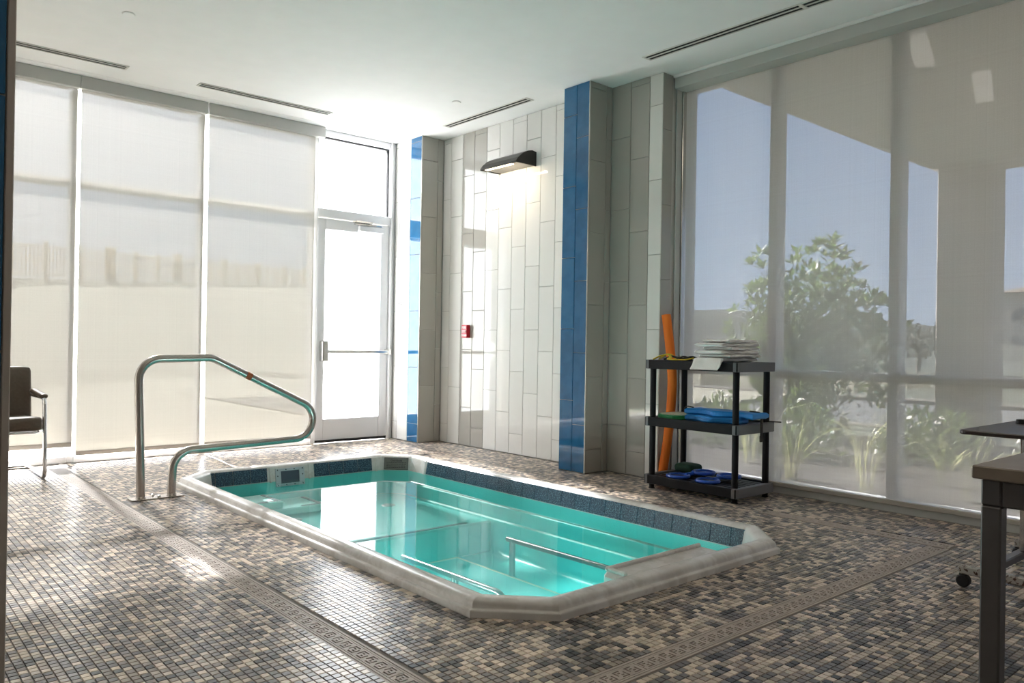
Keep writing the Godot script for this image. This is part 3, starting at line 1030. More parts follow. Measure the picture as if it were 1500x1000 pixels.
# ==================================================================== shelf unit and what is on it
func build_shelf_unit() -> void:
	var t := thing("shelf_unit", "black three-tier plastic shelf with grey end caps by the shades", "shelf", Vector3(4.565, 0, -3.18))
	var w := 0.45
	var l := 0.76
	for y in [0.84, 0.44, 0.035]:
		var st := start()
		for sx in [-1.0, 1.0]:
			add_box(st, Vector3(sx * (w / 2 - 0.012), 0.031, 0), Vector3(0.024, 0.062, l - 0.02), 0.004)
		for k in 7:
			add_box(st, Vector3(-w / 2 + 0.055 + k * (w - 0.11) / 6.0, 0.05, 0), Vector3(0.042, 0.008, l - 0.1), 0.002)
		for k in 3:
			add_box(st, Vector3(0, 0.036, -0.25 + 0.25 * k), Vector3(w - 0.05, 0.02, 0.02), 0.002)
		var b := part(t, "shelf_board", st.commit(), M.shelf_black, Vector3(0, y, 0))
		for sz in [-1.0, 1.0]:
			var e := start()
			var poly := PackedVector2Array()
			for p in rounded_rect(w + 0.004, 0.08, 0.028, 5):
				poly.append(Vector2(p.x, maxf(p.y, 0.0) * sz))
			add_slab(e, poly, 0.0, 0.062, 0.003)
			part(b, "end_cap", e.commit(), M.shelf_grey, Vector3(0, 0, sz * (l / 2 - 0.04)))
	var post := lathe([Vector2(0.0, 0.345), Vector2(0.0215, 0.345), Vector2(0.0215, 0.0), Vector2(0.0, 0.0)], 16)
	for sx in [-1.0, 1.0]:
		for sz in [-1.0, 1.0]:
			for y in [0.097, 0.502]:
				var o := part(t, "post", post, M.shelf_black, Vector3(sx * (w / 2 - 0.045), y, sz * (l / 2 - 0.045)))
				o.scale = Vector3(1, 0.343 / 0.345 if y < 0.3 else 0.338 / 0.345, 1)
			part(t, "foot", lathe([Vector2(0.0, 0.04), Vector2(0.02, 0.04), Vector2(0.018, 0.008), Vector2(0.024, 0.0), Vector2(0.0, 0.0)], 12), M.shelf_black, Vector3(sx * (w / 2 - 0.045), 0.0, sz * (l / 2 - 0.045)))
	# towels on the top board
	var places := ["topmost", "second from the top", "third from the top", "fourth from the top", "fifth from the top", "lowest"]
	for k in 6:
		var y := 0.9035 + 0.0245 * (5 - k) + 0.0125
		var m := towel(Vector3([0.40, 0.43, 0.41, 0.44, 0.43, 0.505][k], 0.0228, [0.19, 0.215, 0.20, 0.22, 0.23, 0.215][k]), 80 + k, -0.208 if k == 5 else -9.0)
		var o := part(self, numbered("folded_towel"), m, M.towel, Vector3([4.582, 4.566, 4.585, 4.570, 4.575, 4.538][k], y, [-3.022, -3.034, -3.020, -3.034, -3.02, -3.035][k]), Basis(Vector3.UP, [0.07, -0.04, 0.10, -0.05, 0.08, 0.03][k]))
		tag(o, "folded white towel on the black shelf, %s of its stack" % places[k], "towel", "stack of folded white towels")
	# yellow and black straps
	var s := thing("exercise_strap", "tangled yellow and black exercise strap on the top shelf board", "strap", Vector3(4.495, 0.9, -3.395))
	var yl := [Vector3(-0.10, 0.006, -0.13), Vector3(-0.09, 0.03, -0.08), Vector3(-0.08, 0.045, -0.02), Vector3(-0.10, 0.018, 0.03), Vector3(-0.12, 0.008, 0.0), Vector3(-0.125, 0.006, 0.08), Vector3(-0.11, 0.008, 0.15), Vector3(-0.06, 0.02, 0.18)]
	part(s, "yellow_webbing", tube(fillet(yl, 0.03, 5), 0.011, 10, 0.45), M.strap_yellow)
	part(s, "yellow_webbing", tube(fillet([Vector3(-0.08, 0.006, -0.10), Vector3(-0.02, 0.05, -0.06), Vector3(-0.03, 0.015, 0.02), Vector3(-0.09, 0.012, 0.05)], 0.03, 5), 0.010, 10, 0.45), M.strap_yellow)
	part(s, "black_webbing", tube(fillet([Vector3(-0.05, 0.008, -0.07), Vector3(-0.06, 0.03, 0.0), Vector3(-0.05, 0.012, 0.08), Vector3(-0.02, 0.03, 0.14), Vector3(0.03, 0.012, 0.16)], 0.03, 5), 0.014, 10, 0.5), M.strap_black)
	part(s, "black_webbing", tube(fillet([Vector3(-0.09, 0.012, 0.06), Vector3(-0.06, 0.032, 0.10), Vector3(-0.07, 0.012, 0.17)], 0.03, 5), 0.013, 10, 0.5), M.strap_black)
	# pool noodle leaning behind
	var nd := [Vector3(4.715, 0.0, -3.690), Vector3(4.71, 0.32, -3.632), Vector3(4.70, 0.64, -3.594), Vector3(4.70, 0.88, -3.602), Vector3(4.705, 1.232, -3.660)]
	var noodle := thing("pool_noodle", "bent orange foam pool noodle leaning behind the shelf", "pool noodle", Vector3.ZERO)
	part(noodle, "foam", tube(smooth_path(nd, 6), 0.034, 18), M.foam_orange)
	part(noodle, "bore", tube(PackedVector3Array([Vector3(4.705, 1.23, -3.6597), Vector3(4.705, 1.2335, -3.6602)]), 0.009, 10), M.vent_dark)
	# kickboard, belts
	var kb := thing("kickboard", "round green kickboard with cream top on the middle shelf", "kickboard", Vector3(4.52, 0.4945, -3.395))
	part(kb, "board", slab(rounded_rect(0.28, 0.235, 0.09, 6), 0.0, 0.028, 0.006), M.foam_green)
	part(kb, "top_sheet", slab(rounded_rect(0.25, 0.205, 0.08, 6), 0.0275, 0.034, 0.002), M.foam_cream)
	for k in 2:
		var low := k == 0
		var bt := thing("float_belt", "blue foam float belt lying underneath on the middle shelf" if low else "blue foam float belt with black strap lying on top of another", "float belt", Vector3(4.51, 0.4945 + (0.0 if low else 0.041), -3.055))
		var pl := PackedVector2Array()
		var n := 24
		var hl := 0.205 if low else 0.265
		for i in n + 1:
			var v := lerpf(-hl, hl, float(i) / n)
			pl.append(Vector2(-0.055 - 0.030 * cos(v * 22.0) + 0.25 * v * v, v))
		for i in n + 1:
			var v := lerpf(hl, -hl, float(i) / n)
			pl.append(Vector2(0.10 + 0.02 * cos(v * 18.0) + 0.35 * v * v, v))
		var bm := slab(pl, 0.0, 0.04, 0.010)
		part(bt, "foam", bm, M.foam_blue, Vector3(-0.035 if low else 0.0, 0, -0.02 if low else 0.03))
		if not low:
			part(bt, "strap", tube(fillet([Vector3(0.06, 0.045, 0.20), Vector3(0.06, 0.043, 0.265), Vector3(0.055, 0.0, 0.286), Vector3(0.05, -0.105, 0.289)], 0.02, 5), 0.015, 10, 0.25), M.strap_black)
			part(bt, "buckle", cbox(Vector3(0.036, 0.045, 0.012), 0.004), M.strap_black, Vector3(0.05, -0.125, 0.2895))
			part(bt, "strap", tube(fillet([Vector3(-0.02, 0.045, -0.19), Vector3(-0.06, 0.058, -0.235), Vector3(-0.04, 0.01, -0.25)], 0.02, 5), 0.008, 8, 0.5), M.strap_black)
	var sb := part(self, "loose_strap", tube(fillet([Vector3(4.74, 0.506, -2.98), Vector3(4.76, 0.506, -2.84), Vector3(4.775, 0.506, -2.755)], 0.02, 4), 0.012, 8, 0.3), M.strap_black)
	tag(sb, "loose black strap end sticking out past the middle shelf", "strap")
	# paddles on the bottom board
	for k in 2:
		var pd := thing("hand_paddle", ["blue plastic hand paddle on the bottom shelf, nearer the noodle", "blue plastic hand paddle on the bottom shelf, nearer the post"][k], "paddle", Vector3([4.455, 4.455][k], 0.0895, [-3.33, -3.09][k]), "blue hand paddles")
		pd.rotation.y = [1.15, 1.4][k]
		var ring := start()
		for e in 2:
			var pts := PackedVector3Array()
			for i in 25:
				var a := TAU * i / 24.0
				pts.append(Vector3(cos(a) * 0.072, 0.014 + 0.016 * e, -0.01 + sin(a) * 0.072 + 0.20 * e))
			add_tube(ring, pts, 0.0125, 8)
		ring.generate_normals()
		part(pd, "rims", ring.commit(), M.paddle_blue)
		for e in 2:
			part(pd, "web", slab(rounded_rect(0.13, 0.13, 0.064, 6), 0.006 + 0.016 * e, 0.014 + 0.016 * e, 0.001), M.paddle_blue if e == 1 else M.paddle_dark, Vector3(0, 0, -0.01 + 0.20 * e))
		part(pd, "grip", tube(PackedVector3Array([Vector3(0, 0.018, 0.05), Vector3(0, 0.028, 0.13)]), 0.014, 10), M.paddle_blue)
	var bag := part(self, "drawstring_bag", soft(Vector3(0.15, 0.06, 0.16), 0.03, 8, 0.008, 90), M.bag_green, Vector3(4.675, 0.129, -3.42))
	tag(bag, "crumpled dark green bag at the back of the bottom shelf", "bag")

# a towel folded in three, its soft edge towards -x
func towel(s: Vector3, seed_: int, droop_x: float) -> ArrayMesh:
	var no := FastNoiseLite.new()
	no.seed = seed_
	no.frequency = 5.0
	var st := start()
	st.set_smooth_group(0)
	var nx := 26
	var na := 20
	var ring := []
	for i in nx + 1:
		var f := float(i) / nx
		var x := (f - 0.5) * s.x
		var e := minf(1.0, sqrt(maxf(0.0, 1.0 - pow(maxf(0.0, 1.0 - f / 0.035), 2.0))))
		var e2 := minf(1.0, sqrt(maxf(0.0, 1.0 - pow(maxf(0.0, 1.0 - (1.0 - f) / 0.03), 2.0))))
		var row := PackedVector3Array()
		for k in na:
			var a := TAU * k / na
			var c := cos(a)
			var d := sin(a)
			var x_off := 0.0
			var z := signf(c) * pow(absf(c), 0.22) * s.z / 2.0
			var y := signf(d) * pow(absf(d), 0.38) * s.y / 2.0 * maxf(0.12, e * e2)
			y += 0.0022 * no.get_noise_2d(x * 1.6, z * 3.0)
			x_off = 0.016 * no.get_noise_2d(z * 4.0, 7.0) * (1.0 if f < 0.1 or f > 0.9 else 0.0)
			z += 0.022 * no.get_noise_2d(x * 2.0 + 3.0, y * 8.0) * absf(c)
			if x < droop_x:
				y -= 1.5 * (droop_x - x)
			row.append(Vector3(x + x_off, y, z))
		ring.append(row)
	for i in nx:
		for k in na:
			var k2 := (k + 1) % na
			for v in [ring[i][k], ring[i][k2], ring[i + 1][k2], ring[i][k], ring[i + 1][k2], ring[i + 1][k]]:
				st.add_vertex(v)
	for k in range(1, na - 1):
		for v in [ring[0][0], ring[0][k + 1], ring[0][k], ring[nx][0], ring[nx][k], ring[nx][k + 1]]:
			st.add_vertex(v)
	st.generate_normals()
	return st.commit()

func smooth_path(p: Array, n: int) -> PackedVector3Array:
	var out := PackedVector3Array()
	for i in p.size() - 1:
		var a: Vector3 = p[maxi(i - 1, 0)]
		var b: Vector3 = p[i]
		var c: Vector3 = p[i + 1]
		var d: Vector3 = p[mini(i + 2, p.size() - 1)]
		for k in n:
			out.append(b.cubic_interpolate(c, a, d, float(k) / n))
	out.append(p[-1])
	return out

# ==================================================================== chair
func build_chair() -> void:
	var t := thing("armchair", "brown leather cantilever chair with chrome frame by the window", "chair", Vector3(0.86, 0, -6.53))
	part(t, "seat", soft(Vector3(0.55, 0.105, 0.50), 0.042, 10, 0.004, 91), M.leather, Vector3(0, 0.375, 0.03), Basis(Vector3.RIGHT, -0.05))
	part(t, "backrest", soft(Vector3(0.565, 0.40, 0.075), 0.035, 10, 0.004, 92), M.leather, Vector3(0, 0.572, -0.255), Basis(Vector3.RIGHT, -0.14))
	for s in [-1.0, 1.0]:
		var x: float = s * 0.287
		part(t, "frame", tube(fillet([Vector3(x, 0.56, -0.30), Vector3(x, 0.562, 0.215), Vector3(x, 0.013, 0.262), Vector3(x, 0.013, -0.32), Vector3(0, 0.013, -0.32)], 0.05, 6), 0.0145, 12), M.chrome)
		part(t, "armrest", soft(Vector3(0.052, 0.034, 0.40), 0.016, 8), M.leather, Vector3(x, 0.584, 0.0), Basis(Vector3.RIGHT, 0.05))
		part(t, "seat_bracket", tube(PackedVector3Array([Vector3(x, 0.35, 0.233), Vector3(x * 0.6, 0.345, 0.20)]), 0.010, 8), M.chrome)
	part(t, "seat_rim", tube(fillet([Vector3(-0.25, 0.335, -0.2), Vector3(-0.25, 0.330, 0.265), Vector3(0.25, 0.330, 0.265), Vector3(0.25, 0.335, -0.2)], 0.04, 5), 0.008, 8), M.chrome)

# ==================================================================== tables
func build_tables() -> void:
	var t := thing("work_table", "brown laminate table with grey metal legs in the near corner", "table", Vector3(2.57, 0, -0.16))
	part(t, "tabletop", cbox(Vector3(1.2, 0.03, 1.0), 0.003), M.laminate, Vector3(0, 0.725, 0))
	for s in [[-1, -1], [1, -1], [-1, 1], [1, 1]]:
		part(t, "leg", cbox(Vector3(0.042, 0.65, 0.042), 0.004), M.table_metal, Vector3(s[0] * 0.564, 0.325, s[1] * 0.464))
	for s in [-1, 1]:
		part(t, "apron", cbox(Vector3(1.17, 0.06, 0.042), 0.004), M.table_metal, Vector3(0, 0.68, s * 0.464))
		part(t, "apron", cbox(Vector3(0.042, 0.06, 0.886), 0.004), M.table_metal, Vector3(s * 0.564, 0.68, 0))
	var o := thing("overbed_table", "dark topped rolling tray table with worn metal base", "table", Vector3(4.0, 0, -1.13))
	part(o, "tray_top", slab(rounded_rect(0.86, 0.46, 0.03, 4), 0.652, 0.670, 0.004), M.laminate_dark, Vector3(0, 0, 0.11))
	for x in [-0.36, 0.35]:
		part(o, "foot_bar", cbox(Vector3(0.035, 0.035, 0.52), 0.005), M.worn_metal, Vector3(x, 0.075, 0.13))
		for z in [-0.115, 0.375]:
			var c := part(o, "caster", lathe([Vector2(0.0, -0.018), Vector2(0.022, -0.018), Vector2(0.027, -0.012), Vector2(0.027, 0.012), Vector2(0.022, 0.018), Vector2(0.0, 0.018)], 16), M.rubber_black, Vector3(x + 0.006, 0.027, z), Basis(Vector3.FORWARD, PI / 2))
			part(c, "fork", cbox(Vector3(0.04, 0.026, 0.03), 0.004), M.rubber_black, Vector3(-0.030, 0.0, 0.0))
	part(o, "cross_bar", cbox(Vector3(0.71, 0.035, 0.04), 0.005), M.table_metal, Vector3(0, 0.075, -0.04))
	part(o, "column", cbox(Vector3(0.05, 0.56, 0.035), 0.006), M.chrome, Vector3(0.112, 0.372, -0.02))
	part(o, "height_knob", lathe([Vector2(0.0, 0.02), Vector2(0.018, 0.018), Vector2(0.02, 0.0), Vector2(0.0, 0.0)], 14), M.rubber_black, Vector3(0.13, 0.671, -0.05))

# ==================================================================== sconce, alarm, sign
func build_wall_fixtures() -> void:
	var t := thing("wall_sconce", "dark bronze wall light shining warmly down the white tiles", "lamp", Vector3(4.68, 2.566, -5.335))
	var prof := PackedVector2Array([Vector2(0, 0.0), Vector2(0, 0.125), Vector2(-0.05, 0.133), Vector2(-0.10, 0.122), Vector2(-0.16, 0.092), Vector2(-0.21, 0.05), Vector2(-0.237, 0.015), Vector2(-0.24, 0.0)])
	var st := start()
	var inner := PackedVector2Array()
	for p in prof:
		inner.append(Vector2(clampf(p.x * 0.955, -0.232, -0.004), maxf(p.y - 0.01, 0.0)))
	var z0 := -0.245
	var z1 := 0.24
	for i in range(1, prof.size() - 1):
		var a := prof[i]
		var b := prof[i + 1]
		quad(st, Vector3(a.x, a.y, z1), Vector3(a.x, a.y, z0), Vector3(b.x, b.y, z0), Vector3(b.x, b.y, z1))
		var c := inner[i]
		var d := inner[i + 1]
		quad(st, Vector3(c.x, c.y, z0), Vector3(c.x, c.y, z1), Vector3(d.x, d.y, z1), Vector3(d.x, d.y, z0))
	var flat_ := PackedVector2Array()
	for p in prof:
		flat_.append(Vector2(p.x, p.y))
	var cap := slab(flat_, -0.006, 0.006, 0.002)
	part(t, "cover", st.commit(), M.bronze)
	for e in [z0, z1]:
		part(t, "end_cap", cap, M.bronze, Vector3(0, 0, e), Basis(Vector3(1, 0, 0), Vector3(0, 0, 1), Vector3(0, 1, 0)))
	part(t, "lower_lip", cbox(Vector3(0.010, 0.014, 0.47), 0.003), M.bronze, Vector3(-0.235, 0.010, -0.0025))
	part(t, "diffuser", cbox(Vector3(0.215, 0.004, 0.47), 0.001), M.plate_grey, Vector3(-0.118, 0.008, -0.0025))
	part(t, "led_strip", cbox(Vector3(0.034, 0.006, 0.36), 0.002), M.led, Vector3(-0.198, 0.004, -0.03))
	var l := AreaLight3D.new()
	l.name = "sconce_light"
	l.area_size = Vector2(0.03, 0.40)
	l.light_energy = 0.32
	l.light_color = lin(1.0, 0.80, 0.55)
	l.shadow_enabled = true
	t.add_child(l)
	l.transform = Transform3D(Basis.looking_at(Vector3(0.45, -1.0, 0.0), Vector3(0, 0, 1)), Vector3(-0.198, -0.002, -0.03))
	l.transform.basis = l.transform.basis * Basis.IDENTITY
	# fire alarm pull box, facing out from the wall
	var a := thing("alarm_box", "small red fire alarm pull box on the greige tiles", "alarm", Vector3(4.68, 1.11, -6.04))
	part(a, "box", cbox(Vector3(0.045, 0.125, 0.085), 0.005), M.alarm_red, Vector3(-0.0225, 0, 0))
	var Bl := Basis(Vector3(0, 0, 1), Vector3.UP, Vector3(-1, 0, 0))
	part(a, "pull_handle", cbox(Vector3(0.01, 0.024, 0.06), 0.003), M.alarm_white, Vector3(-0.047, 0.0, 0))
	letters(a, "FIRE", 0.024, M.alarm_white, Vector3(-0.0455, 0.038, 0), Bl)
	letters(a, "PULL", 0.020, M.alarm_red, Vector3(-0.0525, 0.0, 0), Bl)
	letters(a, "DOWN", 0.020, M.alarm_white, Vector3(-0.0455, -0.038, 0), Bl)
	var e := thing("exit_sign", "tiny white exit sign on the tiles beside the door", "sign", Vector3(4.41, 1.388, -6.80))
	part(e, "plate", cbox(Vector3(0.004, 0.085, 0.125), 0.001), M.sign_white, Vector3(-0.002, 0, 0))
	letters(e, "EXIT", 0.034, M.ink, Vector3(-0.0043, 0.0, 0), Bl)

func build_ceiling_fixtures() -> void:
	# [centre x, z, length, along x?, label]
	var v := [[1.02, -6.44, 1.30, true, "linear slot vent in the ceiling above the brown chair"], [2.80, -6.44, 1.15, true, "linear slot vent in the ceiling in front of the middle shades"], [4.39, -5.455, 1.15, false, "linear slot vent in the ceiling above the wall light"], [4.37, -3.015, 1.17, false, "linear slot vent in the ceiling above the black shelf"], [4.37, -1.82, 1.17, false, "linear slot vent in the ceiling running out of the picture corner"]]
	for s in v:
		var t := thing("slot_vent", s[4], "vent", Vector3(s[0], 3.05, s[1]), "ceiling slot vents")
		if s[3]:
			t.rotation.y = PI / 2
		var l: float = s[2]
		part(t, "backing", cbox(Vector3(0.076, 0.002, l), 0.0), M.vent_dark, Vector3(0, -0.001, 0))
		for x in [-0.042, 0.0, 0.042]:
			part(t, "blade", cbox(Vector3(0.009 if x == 0.0 else 0.010, 0.007, l), 0.001), M.vent_white, Vector3(x, -0.0035, 0))
		for z in [-1, 1]:
			part(t, "end_piece", cbox(Vector3(0.094, 0.007, 0.014), 0.001), M.vent_white, Vector3(0, -0.0035, z * (l / 2 + 0.006)))
	for s in [[3.55, -1.55, "over the tray table"], [1.15, -1.75, "over the near end of the pool deck"], [3.55, 0.9, "over the work table"], [1.15, 0.9, "above the viewer"]]:
		var t := thing("ceiling_panel_light", "flat white ceiling light panel %s, outside the picture" % s[2], "lamp", Vector3(s[0], 3.05, s[1]), "ceiling light panels")
		part(t, "frame", cbox(Vector3(0.62, 0.012, 1.22), 0.003), M.vent_white, Vector3(0, -0.006, 0))
		part(t, "lamp_panel", cbox(Vector3(0.57, 0.004, 1.17), 0.001), M.panel, Vector3(0, -0.013, 0))
		var l := AreaLight3D.new()
		l.name = "panel_light"
		l.area_size = Vector2(0.57, 1.17)
		l.light_energy = 0.4
		l.light_color = lin(1.0, 0.86, 0.68)
		l.shadow_enabled = true
		t.add_child(l)
		l.transform = Transform3D(Basis(Vector3(1, 0, 0), Vector3(0, 0, -1), Vector3(0, 1, 0)), Vector3(0, -0.018, 0))
	for s in [[1.40, -5.36, "round white sprinkler cover in the ceiling near the window"], [4.0, -5.37, "round white sprinkler cover in the ceiling near the wall light"]]:
		var o := part(self, numbered("sprinkler_cover"), lathe([Vector2(0.0, -0.009), Vector2(0.034, -0.008), Vector2(0.040, -0.003), Vector2(0.036, 0.0)], 24), M.ceiling_paint, Vector3(s[0], 3.05, s[1]))
		tag(o, s[2], "sprinkler", "ceiling sprinkler covers")

# ==================================================================== outside, right side
func build_outside_right() -> void:
	var g := struct("ground", "planting bed and road outside the right-hand glazing", "ground")
	span(g, "planting_bed", Vector3(5.13, -0.5, -14), Vector3(9.6, -0.06, 6), M.mulch, 0.0)
	span(g, "lawn", Vector3(9.6, -0.5, -60), Vector3(10.9, -0.08, 20), M.lawn, 0.0)
	span(g, "kerb", Vector3(10.9, -0.5, -60), Vector3(11.25, -0.05, 20), M.kerb, 0.02)
	span(g, "road", Vector3(11.25, -0.5, -60), Vector3(17.3, -0.14, 20), M.asphalt, 0.0)
	span(g, "kerb", Vector3(17.3, -0.5, -60), Vector3(18.0, -0.05, 20), M.kerb, 0.02)
	span(g, "field", Vector3(18.0, -0.5, -90), Vector3(80, -0.08, 40), M.lawn, 0.0)
	var h := struct("hill", "low grey-green hill along the skyline", "hill")
	var st := start()
	var prev := []
	for i in 25:
		var z := -95.0 + 5.5 * i
		var y := 4.0 + 0.35 * sin(z * 0.11) - maxf(0.0, (z + 38.0) * 0.10)
		var now := [Vector3(48, -0.3, z), Vector3(60, maxf(y, 0.2), z), Vector3(82, maxf(y, 0.2), z), Vector3(90, -0.3, z)]
		if prev.size() > 0:
			for k in 3:
				quad(st, prev[k], now[k], now[k + 1], prev[k + 1])
		prev = now
	part(h, "slope", st.commit(), M.hill_green)
	# canopy
	var c := thing("entrance_canopy", "flat covered canopy on a square column outside the shades", "canopy", Vector3.ZERO)
	span(c, "soffit_slab", Vector3(5.14, 3.10, -3.70), Vector3(10.2, 3.45, 5.0), M.soffit, 0.0)
	span(c, "column", Vector3(9.62, -0.1, -3.62), Vector3(10.14, 3.10, -3.08), M.stucco, 0.01)
	span(c, "column", Vector3(9.62, -0.1, 3.6), Vector3(10.14, 3.10, 4.1), M.stucco, 0.01)
	for x in [5.66, 6.88]:
		part(c, "soffit_light", cbox(Vector3(0.84, 0.012, 0.13), 0.003), M.soffit_light, Vector3(x, 3.094, -2.26), Basis(Vector3.UP, 0.28))
		var l := AreaLight3D.new()
		l.name = "soffit_lamp"
		l.area_size = Vector2(0.8, 0.12)
		l.light_energy = 0.06
		l.light_color = lin(1.0, 0.93, 0.84)
		l.shadow_enabled = true
		c.add_child(l, true)
		l.transform = Transform3D(Basis(Vector3.UP, 0.28) * Basis(Vector3(1, 0, 0), Vector3(0, 0, -1), Vector3(0, 1, 0)), Vector3(x, 3.085, -2.26))
	shrub()
	# ornamental grasses
	var where := [[5.75, -2.62], [6.05, -2.02], [6.75, -1.62], [5.8, -1.35], [6.6, -2.4], [6.9, -3.2], [7.1, -1.9], [5.9, -3.3], [6.4, -4.0], [6.2, -0.9]]
	var near_by := ["closest to the glass", "in front of the column", "beside the tray table view", "at the picture edge", "behind the mullion", "under the shrub", "in the middle of the bed", "behind the shelf", "near the hill view", "beyond the tray table"]
	for i in where.size():
		var w: Array = where[i]
		var r := RandomNumberGenerator.new()
		r.seed = 300 + i
		var b := start()
		for k in 26:
			var a := r.randf() * TAU
			var l := r.randf_range(0.35, 0.8)
			var lean := r.randf_range(0.15, 0.75)
			var pts := PackedVector3Array()
			for s in 6:
				var q := s / 5.0
				var out := Vector3(cos(a), 0, sin(a)) * (0.04 + lean * l * q * q)
				pts.append(out + Vector3(0, l * (q - 0.42 * lean * q * q * q), 0))
			add_blade(b, pts, 0.008 if i < 5 else 0.006)
		var o := part(self, numbered("grass_clump"), b.commit(), M.blade, Vector3(w[0], -0.062, w[1]))
		tag(o, "clump of arching grass blades outside, %s" % near_by[i], "grass", "grass clumps in the planting bed")
	# low flowering bushes in the bed
	var spots := [[7.3, -6.1, "left of the shelf, outside"], [7.5, -5.0, "behind the shelf, outside"], [7.2, -4.0, "in front of the big shrub, outside"], [7.9, -3.0, "below the canopy edge, outside"], [8.6, -6.8, "furthest towards the hill, outside"], [8.4, -1.9, "near the canopy column, outside"]]
	for i in spots.size():
		var w: Array = spots[i]
		var r := RandomNumberGenerator.new()
		r.seed = 500 + i
		var t := thing("flowering_bush", "low dark bush with pale flowers %s" % w[2], "bush", Vector3(w[0], -0.065, w[1]), "low bushes in the planting bed")
		var st2 := start()
		for k in 700:
			var d := Vector3(r.randfn(), absf(r.randfn()), r.randfn()).normalized() * pow(r.randf(), 0.35)
			leaf(st2, d * Vector3(0.5, 0.52, 0.5), (d + Vector3(r.randfn(), r.randfn() + 0.6, r.randfn()) * 0.6).normalized(), 0.10)
		part(t, "foliage", st2.commit(), M.leaf0).set_meta("kind", "stuff")
		for k in 9:
			var d := Vector3(-absf(r.randfn()), absf(r.randfn()) + 0.3, r.randfn()).normalized()
			part(t, "flower", lathe([Vector2(0.0, 0.012), Vector2(0.022, 0.016), Vector2(0.03, 0.006), Vector2(0.0, 0.0)], 7), M.petal, d * Vector3(0.55, 0.57, 0.55), Basis(Quaternion(Vector3.UP, d)))
	# far trees and building
	var fr := [[38.0, -18.9, 1.7, "short dark far tree left of the column"], [42.0, -16.6, 2.5, "rounded far tree just left of the column"], [38.5, -13.5, 2.8, "tall far tree hidden partly by the column"], [43.0, -22.5, 1.3, "low far tree right of the shrub"], [43.0, -11.0, 2.6, "far tree right of the column"]]
	for f in fr:
		var t := thing("tree", f[3], "tree", Vector3(f[0], -0.1, f[1]), "trees on the skyline")
		part(t, "trunk", tube(PackedVector3Array([Vector3.ZERO, Vector3(0, f[2] * 0.5, 0)]), 0.12, 8), M.bark)
		var cr := start()
		var r := RandomNumberGenerator.new()
		r.seed = int(f[2] * 100)
		for k in 260:
			var d := Vector3(r.randfn(), r.randfn(), r.randfn()).normalized() * pow(r.randf(), 0.4)
			leaf(cr, Vector3(0, f[2] * 0.62, 0) + d * Vector3(1.0, f[2] * 0.38, 1.1), Vector3(r.randfn(), r.randfn(), r.randfn()).normalized(), 0.38)
		part(t, "crown", cr.commit(), M.far_leaf)
	var b2 := thing("building", "pale distant building with a low brown roof at the picture edge", "building", Vector3(62, -0.1, -14.6))
	part(b2, "wall", cbox(Vector3(6, 5.0, 7.0), 0.02), M.far_wall, Vector3(0, 2.5, 0))
	var rf := start()
	for k in 2:
		var e := 0.0 if k == 0 else 1.0
		quad(rf, Vector3(-3.5, 5.0, -4 + 8 * e), Vector3(3.5, 5.0, -4 + 8 * e), Vector3(1.2, 5.9, 0), Vector3(-1.2, 5.9, 0))
	quad(rf, Vector3(-3.5, 5, 4), Vector3(-3.5, 5, -4), Vector3(-1.2, 5.9, 0), Vector3(-1.2, 5.9, 0.001))
	part(b2, "roof", rf.commit(), M.far_roof)
	for k in 3:
		for y in [1.6, 3.6]:
			part(b2, "window", cbox(Vector3(0.1, 0.9, 1.1), 0.01), M.far_glass, Vector3(-3.01, y, -2.3 + 2.2 * k))

func add_blade(st: SurfaceTool, p: PackedVector3Array, w: float) -> void:
	for i in p.size() - 1:
		var side := (p[i + 1] - p[i]).cross(Vector3(0.3, 0.2, 1)).normalized()
		var w0 := w * (1.0 - float(i) / p.size())
		var w1 := w * (1.0 - float(i + 1) / p.size())
		quad(st, p[i] - side * w0, p[i] + side * w0, p[i + 1] + side * w1, p[i + 1] - side * w1)

func leaf(st: SurfaceTool, at: Vector3, dir: Vector3, l: float) -> void:
	var side := dir.cross(Vector3(0.31, 0.9, 0.2)).normalized() * l * 0.2
	var up := side.cross(dir).normalized() * l * 0.06
	var a := at
	var m := at + dir * l * 0.5
	var e := at + dir * l
	quad(st, a, m - side + up, e, m)
	quad(st, a, m, e, m + side + up)

